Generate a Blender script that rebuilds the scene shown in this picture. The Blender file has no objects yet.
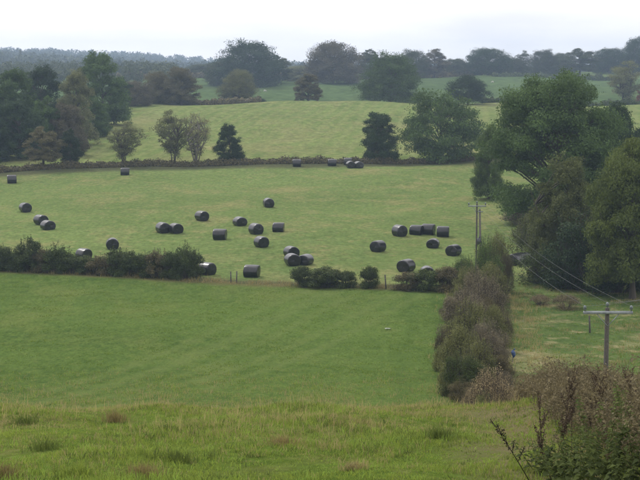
import bpy, math, random
import numpy as np

# ------------------------------------------------------------------ camera, sky, sun, exposure
scene = bpy.context.scene
C = scene.collection
FPX = 1400.0                                   # focal length in photo pixels (640 wide)
PITCH = math.atan(165.0 / FPX)
cam_d = bpy.data.cameras.new('camera')
cam_d.sensor_width = 36.0
cam_d.lens = 36.0 * FPX / 640.0
cam_d.clip_start = 0.1
cam_d.clip_end = 6000.0
cam = bpy.data.objects.new('camera', cam_d)
C.objects.link(cam)
cam.location = (0, 0, 0)
cam.rotation_euler = (math.pi / 2 - PITCH, 0, 0)
scene.camera = cam

SUN_ELEV, SUN_AZ = math.radians(48), math.radians(-38)      # azimuth from +Y (view direction) towards +X
world = bpy.data.worlds.new('World')
scene.world = world
world.use_nodes = True
nt = world.node_tree
nt.nodes.clear()
w_out = nt.nodes.new('ShaderNodeOutputWorld')
w_bg = nt.nodes.new('ShaderNodeBackground')
w_bg.inputs['Strength'].default_value = 0.1
w_sky = nt.nodes.new('ShaderNodeTexSky')
w_sky.sky_type = 'NISHITA'
w_sky.sun_disc = False
w_sky.sun_elevation = SUN_ELEV
w_sky.sun_rotation = SUN_AZ
w_sky.dust_density = 4.0
w_co = nt.nodes.new('ShaderNodeTexCoord')
w_map = nt.nodes.new('ShaderNodeMapping')
w_map.inputs['Scale'].default_value = (3.0, 3.0, 14.0)
w_noise = nt.nodes.new('ShaderNodeTexNoise')
w_noise.inputs['Scale'].default_value = 2.2
w_noise.inputs['Detail'].default_value = 6.0
w_ramp = nt.nodes.new('ShaderNodeValToRGB')                   # overcast cloud sheet, a little lavender
w_ramp.color_ramp.elements[0].position = 0.32
w_ramp.color_ramp.elements[0].color = (0.94, 0.92, 0.93, 1)
w_ramp.color_ramp.elements[1].position = 0.68
w_ramp.color_ramp.elements[1].color = (1.20, 1.15, 1.14, 1)
w_mul = nt.nodes.new('ShaderNodeMix'); w_mul.data_type = 'RGBA'; w_mul.blend_type = 'MULTIPLY'
w_mul.inputs['Factor'].default_value = 1.0
w_mul.inputs['B'].default_value = (10.0, 10.0, 10.0, 1)
w_mix = nt.nodes.new('ShaderNodeMix'); w_mix.data_type = 'RGBA'
w_mix.inputs['Factor'].default_value = 0.93
L = nt.links.new
L(w_co.outputs['Generated'], w_map.inputs['Vector'])
L(w_map.outputs['Vector'], w_noise.inputs['Vector'])
L(w_noise.outputs['Fac'], w_ramp.inputs['Fac'])
L(w_ramp.outputs['Color'], w_mul.inputs['A'])
L(w_sky.outputs['Color'], w_mix.inputs['A'])
L(w_mul.outputs['Result'], w_mix.inputs['B'])
L(w_mix.outputs['Result'], w_bg.inputs['Color'])
L(w_bg.outputs['Background'], w_out.inputs['Surface'])

sun_d = bpy.data.lights.new('sun', 'SUN')
sun_d.energy = 1.5
sun_d.angle = math.radians(16)
sun_d.color = (1.0, 0.96, 0.9)
sun = bpy.data.objects.new('sun', sun_d)
C.objects.link(sun)
sun.rotation_euler = (math.pi / 2 - SUN_ELEV, 0, math.pi - SUN_AZ)
sun.location = (-60, 60, 80)

scene.view_settings.view_transform = 'Standard'
scene.view_settings.look = 'None'
scene.view_settings.exposure = 0.36
scene.view_settings.gamma = 1.0
scene.view_settings.use_curve_mapping = False
scene.render.engine = 'CYCLES'
scene.cycles.use_denoising = True
scene.cycles.max_bounces = 6
scene.cycles.diffuse_bounces = 3
scene.cycles.glossy_bounces = 2
scene.cycles.transmission_bounces = 3
scene.cycles.volume_bounces = 1
scene.cycles.transparent_max_bounces = 8

# ------------------------------------------------------------------ terrain function
PY = np.array([-80, -40, 0, 10, 18, 24, 30, 34, 42, 52, 60, 75, 95, 115, 135, 150, 180, 206, 230, 270, 330, 345,
               368, 400, 450, 520, 600, 700, 900, 1300, 1700, 2100, 2400.0])
PZ = np.array([11.5, 5.6, -1.7, -3.6, -5.3, -6.3, -7.25, -8.3, -10.8, -13.0, -14.1, -15.4, -16.3, -16.8, -16.45, -15.75, -14.5, -13.1,
               -12.1, -10.2, -7.2, -6.9, -8.2, -8.7, -6.3, -3.2, -0.9, 0.6, 0.5, 2.0, 8.0, 15.0, 8.0])
PM = np.gradient(PZ, PY)


def profile(y):
    y = np.clip(y, PY[0], PY[-1])
    i = np.clip(np.searchsorted(PY, y) - 1, 0, len(PY) - 2)
    h = PY[i + 1] - PY[i]
    t = (y - PY[i]) / h
    return ((2 * t**3 - 3 * t**2 + 1) * PZ[i] + (t**3 - 2 * t**2 + t) * h * PM[i]
            + (-2 * t**3 + 3 * t**2) * PZ[i + 1] + (t**3 - t**2) * h * PM[i + 1])


BY = np.array([-80, 0, 14, 30, 50, 115, 140.0])
BX = np.array([2.6, 2.9, 3.25, 4.3, 6.7, 13.2, 15.5])


def boundary_x(y):
    return np.interp(y, BY, BX)


def waves(x, y):
    return (np.sin(x * 0.051 + 1.3) * np.cos(y * 0.037 + 0.4) + 0.5 * np.sin(x * 0.13 + y * 0.09 + 2.0)
            + 0.35 * np.sin(x * 0.21 - y * 0.17))


def ground(x, y):
    x = np.asarray(x, float); y = np.asarray(y, float)
    z = profile(y)
    z = z + waves(x, y) * np.clip((y - 40) / 400, 0.05, 0.5)
    # small humps of the rough meadow
    near = np.clip((60 - y) / 30, 0, 1)
    z = z + near * 0.05 * (np.sin(x * 1.9 + 0.7 * y) + np.sin(x * 0.83 - 1.4 * y + 1.0))
    # overgrown bank on the boundary line near the viewer
    bx = boundary_x(y)
    bank = np.exp(-((x - bx - 0.75) / 0.75) ** 2) * np.clip((38 - y) / 12, 0, 1)
    z = z + 0.45 * bank
    # hollow in which the near pole stands
    z = z - 1.4 * np.exp(-((x - 14) / 8) ** 2 - ((y - 51) / 9) ** 2)
    # ridge: higher on the left
    far = np.clip((y - 700) / 500, 0, 1)
    z = z + far * (10.0 * np.tanh((-x - 150) / 120) - 2.0 + 2.0 * np.sin(x * 0.013 + 1.0))
    z = z + np.clip((y - 560) / 200, 0, 1) * np.clip(x - 60, 0, 200) * 0.012
    return z


def ray(px, py):
    f = np.array([0, math.cos(PITCH), -math.sin(PITCH)])
    u = np.array([0, math.sin(PITCH), math.cos(PITCH)])
    return f + (px - 320) / FPX * np.array([1.0, 0, 0]) + (240 - py) / FPX * u


def at(px, py, y0=12.0, y1=2300.0):
    d = ray(px, py)
    ys = y0 * (y1 / y0) ** np.linspace(0, 1, 6000)
    t = ys / d[1]
    gap = d[2] * t - ground(d[0] * t, ys)
    k = np.argmax(gap < 0) if (gap < 0).any() else len(ys) - 1
    return d[0] * t[k], ys[k], float(ground(d[0] * t[k], ys[k]))


def on(px, dist):
    x = (px - 320) / FPX * dist / (math.cos(PITCH) + 0.0)
    return x, dist, float(ground(x, dist))


def z_of(py, dist):
    d = ray(320, py)
    return d[2] / d[1] * dist


# ------------------------------------------------------------------ mesh helpers
def mesh_np(name, V, F, attrs=None, smooth=False):
    V = np.ascontiguousarray(V, np.float32)
    F = np.ascontiguousarray(F, np.int32)
    me = bpy.data.meshes.new(name)
    k = F.shape[1]
    me.vertices.add(len(V)); me.vertices.foreach_set('co', V.ravel())
    me.loops.add(F.size); me.loops.foreach_set('vertex_index', F.ravel())
    me.polygons.add(len(F))
    me.polygons.foreach_set('loop_start', np.arange(0, F.size, k, dtype=np.int32))
    if smooth:
        me.polygons.foreach_set('use_smooth', np.ones(len(F), bool))
    me.update(calc_edges=True)
    for an, av in (attrs or {}).items():
        a = me.attributes.new(an, 'FLOAT', 'POINT')
        a.data.foreach_set('value', np.ascontiguousarray(av, np.float32))
    return me


def link(name, me, mat=None, parent=None, slot_obj=False):
    o = bpy.data.objects.new(name, me)
    C.objects.link(o)
    if parent is not None:
        o.parent = parent
    if mat is not None:
        if slot_obj:
            if not me.materials:
                me.materials.append(mat)
            o.material_slots[0].link = 'OBJECT'
            o.material_slots[0].material = mat
        elif not me.materials:
            me.materials.append(mat)
    return o


def empty(name, loc, rz=0.0, scale=(1, 1, 1)):
    o = bpy.data.objects.new(name, None)
    C.objects.link(o)
    o.location = loc; o.rotation_euler = (0, 0, rz); o.scale = scale
    o.empty_display_size = 0.3
    return o


def tag(o, label, cat, group=None, kind=None):
    o['label'] = label
    o['category'] = cat
    if group: o['group'] = group
    if kind: o['kind'] = kind
    return o


def structure(o):
    o['kind'] = 'structure'
    return o


class Quads:
    """collects quad tubes, boxes and leaf cards into one mesh"""
    def __init__(self):
        self.V, self.F, self.A, self.n = [], [], [], 0

    def add(self, V, F, a=0.5):
        V = np.asarray(V, float).reshape(-1, 3)
        self.V.append(V); self.F.append(np.asarray(F, int) + self.n)
        self.A.append(np.broadcast_to(np.asarray(a, float), (len(V),)))
        self.n += len(V)

    def tube(self, P, R, k=6, a=0.5, cap=True):
        P = np.asarray(P, float); R = np.broadcast_to(np.asarray(R, float), (len(P),))
        T = np.gradient(P, axis=0)
        T /= np.linalg.norm(T, axis=1)[:, None] + 1e-9
        ref = np.array([0.3, 0.9, 0.1]) if abs(T[:, 2]).mean() > 0.5 else np.array([0.05, 0.1, 1.0])
        U = np.cross(T, ref); U /= np.linalg.norm(U, axis=1)[:, None] + 1e-9
        W = np.cross(T, U)
        ang = np.arange(k) * 2 * math.pi / k
        V = P[:, None] + R[:, None, None] * (np.cos(ang)[None, :, None] * U[:, None] + np.sin(ang)[None, :, None] * W[:, None])
        n = len(P)
        i = np.arange(n - 1)[:, None] * k; j = np.arange(k)[None]; j2 = (j + 1) % k
        F = np.stack([i + j, i + j2, i + k + j2, i + k + j], -1).reshape(-1, 4)
        if cap and k == 4:
            F = np.vstack([F, [[3, 2, 1, 0]], [[(n - 1) * k + q for q in range(4)]]])
        if cap and k == 6:
            e = (n - 1) * k
            F = np.vstack([F, [[3, 2, 1, 0], [0, 5, 4, 3]], [[e, e + 1, e + 2, e + 3], [e + 3, e + 4, e + 5, e]]])
        self.add(V.reshape(-1, 3), F, a)

    def box(self, c, s, rz=0.0, a=0.5):
        c = np.asarray(c, float); s = np.asarray(s, float) / 2
        V = np.array([[x, y, z] for z in (-1, 1) for y in (-1, 1) for x in (-1, 1)], float) * s
        co, si = math.cos(rz), math.sin(rz)
        V = np.stack([V[:, 0] * co - V[:, 1] * si, V[:, 0] * si + V[:, 1] * co, V[:, 2]], 1) + c
        F = [[0, 2, 3, 1], [4, 5, 7, 6], [0, 1, 5, 4], [2, 6, 7, 3], [0, 4, 6, 2], [1, 3, 7, 5]]
        self.add(V, F, a)

    def leaves(self, P, N, size, rng, aspect=0.55, a=None):
        P = np.asarray(P, float); N = np.asarray(N, float); n = len(P)
        if n == 0: return
        N = N / (np.linalg.norm(N, axis=1)[:, None] + 1e-9)
        t = rng.normal(size=(n, 3)); t -= (t * N).sum(1)[:, None] * N
        t /= np.linalg.norm(t, axis=1)[:, None] + 1e-9
        b = np.cross(N, t)
        s = (np.asarray(size) * rng.uniform(0.6, 1.35, n))[:, None]
        asp = aspect * rng.uniform(0.7, 1.3, n)[:, None]
        bend = N * s * rng.uniform(-0.25, 0.25, n)[:, None]
        V = np.stack([P + t * s + bend, P + b * s * asp, P - t * s * 0.85 + bend, P - b * s * asp], 1).reshape(-1, 3)
        F = np.arange(4 * n).reshape(-1, 4)
        if a is None: a = rng.uniform(0, 1, n)
        self.add(V, F, np.repeat(np.broadcast_to(a, (n,)), 4))

    def mesh(self, name, smooth=False):
        return mesh_np(name, np.vstack(self.V), np.vstack(self.F), {'v': np.concatenate(self.A)}, smooth)


# ------------------------------------------------------------------ materials
MATS = {}


def newmat(name):
    m = bpy.data.materials.new(name)
    m.use_nodes = True
    t = m.node_tree
    b = t.nodes['Principled BSDF']
    MATS[name] = m
    return m, t, b


def node(t, kind, **kw):
    n = t.nodes.new(kind)
    for k, v in kw.items():
        if k in n.inputs: n.inputs[k].default_value = v
        else: setattr(n, k, v)
    return n


def rgb(c): return (c[0], c[1], c[2], 1)


def leaf_mat(name, c, warm=0.25, spread=0.5, trans=0.3):
    """foliage: colour varies leaf by leaf and from spray to spray, with light coming through"""
    m, t, b = newmat(name)
    at_ = node(t, 'ShaderNodeAttribute', attribute_name='v')
    oi = node(t, 'ShaderNodeObjectInfo')
    tc = node(t, 'ShaderNodeTexCoord')
    nz = node(t, 'ShaderNodeTexNoise', Scale=5.0, Detail=2.0)
    t.links.new(tc.outputs['Object'], nz.inputs['Vector'])
    add = node(t, 'ShaderNodeMath', operation='ADD')
    t.links.new(at_.outputs['Fac'], add.inputs[0]); t.links.new(nz.outputs['Fac'], add.inputs[1])
    half = node(t, 'ShaderNodeMath', operation='MULTIPLY'); half.inputs[1].default_value = 0.5
    t.links.new(add.outputs[0], half.inputs[0])
    r = node(t, 'ShaderNodeValToRGB')
    lo = [x * (1 - spread) for x in c]
    hi = [c[0] * (1 + spread + warm), c[1] * (1 + spread), c[2] * (1 + spread * 0.5)]
    r.color_ramp.elements[0].position = 0.15; r.color_ramp.elements[0].color = rgb(lo)
    r.color_ramp.elements[1].position = 0.85; r.color_ramp.elements[1].color = rgb(hi)
    t.links.new(half.outputs[0], r.inputs['Fac'])
    hsv = node(t, 'ShaderNodeHueSaturation')
    mr = node(t, 'ShaderNodeMapRange'); mr.inputs['To Min'].default_value = 0.85; mr.inputs['To Max'].default_value = 1.15
    t.links.new(oi.outputs['Random'], mr.inputs['Value']); t.links.new(mr.outputs['Result'], hsv.inputs['Value'])
    t.links.new(r.outputs['Color'], hsv.inputs['Color'])
    t.links.new(hsv.outputs['Color'], b.inputs['Base Color'])
    b.inputs['Roughness'].default_value = 0.6
    b.inputs['Specular IOR Level'].default_value = 0.08
    tr = node(t, 'ShaderNodeBsdfTranslucent')
    t.links.new(hsv.outputs['Color'], tr.inputs['Color'])
    mx = node(t, 'ShaderNodeMixShader'); mx.inputs[0].default_value = trans
    t.links.new(b.outputs[0], mx.inputs[1]); t.links.new(tr.outputs[0], mx.inputs[2])
    t.links.new(mx.outputs[0], t.nodes['Material Output'].inputs['Surface'])
    return m


def bark_mat(name, c, scale=6.0):
    m, t, b = newmat(name)
    tc = node(t, 'ShaderNodeTexCoord')
    mp = node(t, 'ShaderNodeMapping'); mp.inputs['Scale'].default_value = (scale, scale, scale * 0.25)
    nz = node(t, 'ShaderNodeTexNoise', Scale=4.0, Detail=6.0)
    r = node(t, 'ShaderNodeValToRGB')
    r.color_ramp.elements[0].position = 0.3; r.color_ramp.elements[0].color = rgb([x * 0.55 for x in c])
    r.color_ramp.elements[1].position = 0.75; r.color_ramp.elements[1].color = rgb([x * 1.4 for x in c])
    t.links.new(tc.outputs['Object'], mp.inputs['Vector']); t.links.new(mp.outputs['Vector'], nz.inputs['Vector'])
    t.links.new(nz.outputs['Fac'], r.inputs['Fac']); t.links.new(r.outputs['Color'], b.inputs['Base Color'])
    bp = node(t, 'ShaderNodeBump', Strength=0.5, Distance=0.05)
    t.links.new(nz.outputs['Fac'], bp.inputs['Height']); t.links.new(bp.outputs['Normal'], b.inputs['Normal'])
    b.inputs['Roughness'].default_value = 0.9
    return m


def plain_mat(name, c, rough=0.6, metal=0.0, spread=0.25, scale=8.0):
    m, t, b = newmat(name)
    tc = node(t, 'ShaderNodeTexCoord')
    nz = node(t, 'ShaderNodeTexNoise', Scale=scale, Detail=5.0)
    r = node(t, 'ShaderNodeValToRGB')
    r.color_ramp.elements[0].position = 0.3; r.color_ramp.elements[0].color = rgb([x * (1 - spread) for x in c])
    r.color_ramp.elements[1].position = 0.7; r.color_ramp.elements[1].color = rgb([x * (1 + spread) for x in c])
    t.links.new(tc.outputs['Object'], nz.inputs['Vector'])
    t.links.new(nz.outputs['Fac'], r.inputs['Fac']); t.links.new(r.outputs['Color'], b.inputs['Base Color'])
    b.inputs['Roughness'].default_value = rough; b.inputs['Metallic'].default_value = metal
    return m


def field_mat(name, base, dark, dry, dry_amt, s_dry=(0.05, 0.16), s_fine=(0.9, 2.6), stripe=None, bump=0.4,
              margin=(0.13, 0.11, 0.06), track=(0.05, 0.085, 0.03)):
    """grassland: base green, mottled with a darker green, with patches of dry grass;
    'm' = rank margin by hedges, 'k' = wheel marks"""
    m, t, b = newmat(name)
    geo = node(t, 'ShaderNodeNewGeometry')

    def noise(sx, sy, detail, off=0.0, rot=0.0, rough=0.6):
        mp = node(t, 'ShaderNodeMapping')
        mp.inputs['Scale'].default_value = (sx, sy, 0.2); mp.inputs['Location'].default_value = (off, off * 1.7, 0)
        mp.inputs['Rotation'].default_value = (0, 0, rot)
        n = node(t, 'ShaderNodeTexNoise', Scale=1.0, Detail=detail, Roughness=rough)
        t.links.new(geo.outputs['Position'], mp.inputs['Vector']); t.links.new(mp.outputs['Vector'], n.inputs['Vector'])
        return n.outputs['Fac']

    def ramp(src, lo, hi):
        mr = node(t, 'ShaderNodeMapRange'); mr.inputs['From Min'].default_value = lo; mr.inputs['From Max'].default_value = hi
        t.links.new(src, mr.inputs['Value'])
        return mr.outputs['Result']

    def mix(fac, a, bcol, amt=1.0):
        mx = node(t, 'ShaderNodeMix', data_type='RGBA')
        if amt != 1.0:
            mm = node(t, 'ShaderNodeMath', operation='MULTIPLY'); mm.inputs[1].default_value = amt
            t.links.new(fac, mm.inputs[0]); fac = mm.outputs[0]
        t.links.new(fac, mx.inputs['Factor'])
        for s, k in ((a, 'A'), (bcol, 'B')):
            if isinstance(s, tuple): mx.inputs[k].default_value = rgb(s)
            else: t.links.new(s, mx.inputs[k])
        return mx.outputs['Result']

    fine = noise(s_fine[0], s_fine[1], 6.0, 3.0)
    col = mix(ramp(fine, 0.38, 0.66), base, dark)
    big = noise(0.035, 0.05, 3.0, 20.0)
    col = mix(ramp(big, 0.4, 0.65), col, tuple(x * 1.22 for x in base), 0.55)
    d1 = noise(s_dry[0], s_dry[1], 5.0, 7.0, 0.06, 0.7)
    col = mix(ramp(d1, 0.5, 0.68), col, dry, dry_amt)
    d2 = noise(s_dry[0] * 6, s_dry[1] * 6, 4.0, 11.0)
    col = mix(ramp(d2, 0.56, 0.7), col, dry, dry_amt * 0.8)
    if stripe:
        ang, wl, amt, sc = stripe
        mp = node(t, 'ShaderNodeMapping'); mp.inputs['Rotation'].default_value = (0, 0, ang)
        wv = node(t, 'ShaderNodeTexWave', Scale=1.0 / wl, Distortion=2.5, Detail=3.0)
        wv.inputs['Detail Scale'].default_value = 0.4
        t.links.new(geo.outputs['Position'], mp.inputs['Vector']); t.links.new(mp.outputs['Vector'], wv.inputs['Vector'])
        col = mix(ramp(wv.outputs['Fac'], 0.35, 0.8), col, sc, amt)
    f2 = noise(s_fine[0] * 3.1, s_fine[1] * 3.1, 5.0, 47.0, 0.0, 0.7)
    mul = node(t, 'ShaderNodeMapRange'); mul.inputs['From Min'].default_value = 0.3; mul.inputs['From Max'].default_value = 0.7
    mul.inputs['To Min'].default_value = 0.68; mul.inputs['To Max'].default_value = 1.32
    t.links.new(f2, mul.inputs['Value'])
    vm = node(t, 'ShaderNodeVectorMath', operation='SCALE')
    t.links.new(col, vm.inputs[0]); t.links.new(mul.outputs['Result'], vm.inputs['Scale'])
    col = vm.outputs[0]
    am = node(t, 'ShaderNodeAttribute', attribute_name='m')
    mn = noise(0.7, 0.9, 4.0, 31.0)
    sub = node(t, 'ShaderNodeMath', operation='MULTIPLY_ADD'); sub.inputs[1].default_value = 1.1
    mo = node(t, 'ShaderNodeMath', operation='SUBTRACT'); mo.inputs[1].default_value = 0.5
    t.links.new(mn, mo.inputs[0]); t.links.new(am.outputs['Fac'], sub.inputs[0]); t.links.new(mo.outputs[0], sub.inputs[2])
    col = mix(ramp(sub.outputs[0], 0.2, 0.9), col, margin)
    ak = node(t, 'ShaderNodeAttribute', attribute_name='k')
    col = mix(ak.outputs['Fac'], col, track, 0.25)
    al = node(t, 'ShaderNodeAttribute', attribute_name='l')
    col = mix(al.outputs['Fac'], col, (0.125, 0.16, 0.052), 0.4)
    t.links.new(col, b.inputs['Base Color'])
    b.inputs['Roughness'].default_value = 1.0
    b.inputs['Specular IOR Level'].default_value = 0.0
    bp = node(t, 'ShaderNodeBump', Strength=bump, Distance=0.12)
    t.links.new(noise(3.0, 5.0, 6.0, 2.0), bp.inputs['Height'])
    t.links.new(bp.outputs['Normal'], b.inputs['Normal'])
    return m


M_meadow = field_mat('meadow_soil_grass', (0.075, 0.112, 0.02), (0.05, 0.08, 0.014), (0.13, 0.115, 0.05), 0.6, (0.25, 0.25), (1.6, 1.2))
M_pasture = field_mat('pasture_grass', (0.082, 0.124, 0.030), (0.046, 0.082, 0.020), (0.122, 0.150, 0.044), 0.65, (0.2, 0.09), (2.0, 0.8),
                      bump=0.8, stripe=(math.radians(45), 7.0, 0.2, (0.092, 0.142, 0.036)), margin=(0.11, 0.10, 0.045), track=(0.035, 0.07, 0.018))
M_right = field_mat('rough_pasture_grass', (0.078, 0.115, 0.034), (0.05, 0.084, 0.025), (0.29, 0.245, 0.135), 0.95, (0.10, 0.08), (1.1, 0.6), bump=0.8)
M_bale = field_mat('mown_grass', (0.122, 0.165, 0.054), (0.092, 0.136, 0.043), (0.23, 0.205, 0.095), 0.62, (0.14, 0.10), (0.8, 0.45),
                   margin=(0.07, 0.076, 0.038))
M_hill = field_mat('hill_grass', (0.135, 0.172, 0.056), (0.10, 0.142, 0.043), (0.23, 0.2, 0.1), 0.6, (0.05, 0.028), (0.35, 0.14),
                   stripe=(math.radians(7), 9.0, 0.45, (0.175, 0.195, 0.075)), margin=(0.09, 0.09, 0.05))
M_far = field_mat('far_pasture_grass', (0.068, 0.105, 0.038), (0.056, 0.09, 0.032), (0.08, 0.1, 0.04), 0.35, (0.02, 0.01), (0.1, 0.05))
M_far2 = field_mat('far_meadow_grass', (0.10, 0.14, 0.045), (0.08, 0.12, 0.04), (0.13, 0.14, 0.065), 0.3, (0.01, 0.01), (0.1, 0.05))
M_hills = field_mat('hill_turf', (0.06, 0.085, 0.035), (0.045, 0.07, 0.03), (0.10, 0.11, 0.055), 0.4, (0.004, 0.005), (0.05, 0.03))

PAL = {}
for nm, c, w, sp, tr in [
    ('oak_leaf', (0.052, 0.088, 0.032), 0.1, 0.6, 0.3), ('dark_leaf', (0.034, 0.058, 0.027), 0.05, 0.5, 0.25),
    ('mid_leaf', (0.06, 0.095, 0.032), 0.15, 0.5, 0.3), ('grey_leaf', (0.105, 0.118, 0.062), 0.1, 0.45, 0.3),
    ('pale_leaf', (0.15, 0.155, 0.085), 0.1, 0.4, 0.3), ('brown_leaf', (0.085, 0.082, 0.045), 0.1, 0.45, 0.25),
    ('mauve_leaf', (0.085, 0.079, 0.056), 0.05, 0.45, 0.2), ('olive_leaf', (0.088, 0.108, 0.042), 0.12, 0.5, 0.3),
    ('ash_leaf', (0.108, 0.150, 0.044), 0.15, 0.5, 0.35), ('hedge_leaf', (0.043, 0.064, 0.024), 0.2, 0.55, 0.2),
    ('tan_leaf', (0.23, 0.19, 0.125), 0.05, 0.5, 0.25), ('hedge_brown', (0.085, 0.078, 0.045), 0.1, 0.5, 0.2),
    ('russet_leaf', (0.12, 0.05, 0.03), 0.2, 0.4, 0.25), ('far_leaf', (0.045, 0.06, 0.03), 0.15, 0.4, 0.2),
    ('hedge_mauve', (0.135, 0.120, 0.088), 0.05, 0.45, 0.25), ('hedge_olive', (0.110, 0.122, 0.052), 0.1, 0.5, 0.3),
    ('nettle_leaf', (0.075, 0.11, 0.034), 0.2, 0.5, 0.4), ('dead_leaf', (0.20, 0.172, 0.112), 0.05, 0.6, 0.25),
    ('dock_seed', (0.085, 0.064, 0.047), 0.05, 0.5, 0.1), ('grass_blade', (0.20, 0.295, 0.058), 0.3, 0.5, 0.45),
    ('bright_blade', (0.20, 0.31, 0.06), 0.2, 0.35, 0.45),
    ('dry_blade', (0.34, 0.295, 0.145), 0.05, 0.4, 0.35), ('rust_blade', (0.25, 0.21, 0.095), 0.05, 0.4, 0.35),
    ('rush_blade', (0.115, 0.17, 0.042), 0.25, 0.5, 0.4), ('pasture_blade', (0.115, 0.195, 0.026), 0.3, 0.5, 0.5),
    ('stubble_blade', (0.24, 0.28, 0.095), 0.2, 0.35, 0.4), ('dark_stalk', (0.032, 0.03, 0.02), 0.1, 0.4, 0.1)]:
    if (nm.endswith('_leaf') or nm.startswith('hedge_')) and nm not in ('dead_leaf', 'nettle_leaf', 'ash_leaf', 'olive_leaf', 'dark_leaf'):
        c = tuple(v * 1.34 for v in c)
    PAL[nm] = leaf_mat(nm, c, w, sp, tr)
M_bark = bark_mat('bark', (0.075, 0.062, 0.048))
M_pale_bark = bark_mat('pale_bark', (0.15, 0.135, 0.11))
M_twig = bark_mat('twig_bark', (0.06, 0.048, 0.038), 3.0)
M_pole = bark_mat('weathered_pole', (0.105, 0.095, 0.085), 10.0)
M_grey_pole = bark_mat('pale_pole', (0.19, 0.175, 0.155), 10.0)
M_arm = plain_mat('galvanised_steel', (0.24, 0.265, 0.28), 0.6, 0.2)
M_ins = plain_mat('glazed_insulator', (0.15, 0.18, 0.19), 0.4)
M_wire = plain_mat('weathered_wire', (0.15, 0.155, 0.16), 0.7, 0.0)
M_box = plain_mat('painted_steel_box', (0.06, 0.065, 0.07), 0.5)
M_blue = plain_mat('blue_plastic', (0.03, 0.065, 0.17), 0.45)
M_white = plain_mat('pale_plastic', (0.26, 0.28, 0.24), 0.4, spread=0.1)
M_fleece = plain_mat('sheep_fleece', (0.5, 0.48, 0.42), 0.95, spread=0.12, scale=20)


def wrap_mat():
    m, t, b = newmat('black_film_wrap')
    tc = node(t, 'ShaderNodeTexCoord')
    oi = node(t, 'ShaderNodeObjectInfo')
    n1 = node(t, 'ShaderNodeTexNoise', Scale=7.0, Detail=6.0)
    mp = node(t, 'ShaderNodeMapping'); mp.inputs['Scale'].default_value = (9, 1.5, 1.5)
    n2 = node(t, 'ShaderNodeTexNoise', Scale=2.0, Detail=4.0)
    va = node(t, 'ShaderNodeVectorMath', operation='ADD')
    t.links.new(tc.outputs['Object'], va.inputs[0]); t.links.new(oi.outputs['Location'], va.inputs[1])
    t.links.new(va.outputs[0], n1.inputs['Vector']); t.links.new(va.outputs[0], mp.inputs['Vector'])
    t.links.new(mp.outputs['Vector'], n2.inputs['Vector'])
    ad = node(t, 'ShaderNodeMath', operation='ADD')
    t.links.new(n1.outputs['Fac'], ad.inputs[0]); t.links.new(n2.outputs['Fac'], ad.inputs[1])
    bp = node(t, 'ShaderNodeBump', Strength=0.45, Distance=0.02)
    t.links.new(ad.outputs[0], bp.inputs['Height']); t.links.new(bp.outputs['Normal'], b.inputs['Normal'])
    r = node(t, 'ShaderNodeValToRGB')
    r.color_ramp.elements[0].color = (0.003, 0.003, 0.005, 1); r.color_ramp.elements[0].position = 0.35
    r.color_ramp.elements[1].color = (0.008, 0.008, 0.011, 1); r.color_ramp.elements[1].position = 0.75
    t.links.new(n1.outputs['Fac'], r.inputs['Fac']); t.links.new(r.outputs['Color'], b.inputs['Base Color'])
    b.inputs['Roughness'].default_value = 0.3
    b.inputs['Coat Weight'].default_value = 0.35
    b.inputs['Coat Roughness'].default_value = 0.2
    b.inputs['Specular IOR Level'].default_value = 0.42
    return m


M_wrap = wrap_mat()

# ------------------------------------------------------------------ the land: one sheet, parcelled along hedge lines
hA, hB = at(0, 270), at(440, 289)


def front_hedge_y(x):
    y = hA[1] + (x - hA[0]) * (hB[1] - hA[1]) / (hB[0] - hA[0])
    return np.clip(y, hB[1] - 3, 140)


FH = [at(-30, 176), at(60, 169), at(150, 166), at(300, 164), at(480, 160), ]
FHX = np.array([p[0] for p in FH]); FHY = np.array([p[1] for p in FH])


def far_hedge_y(x):
    return np.interp(x, FHX, FHY)


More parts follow.
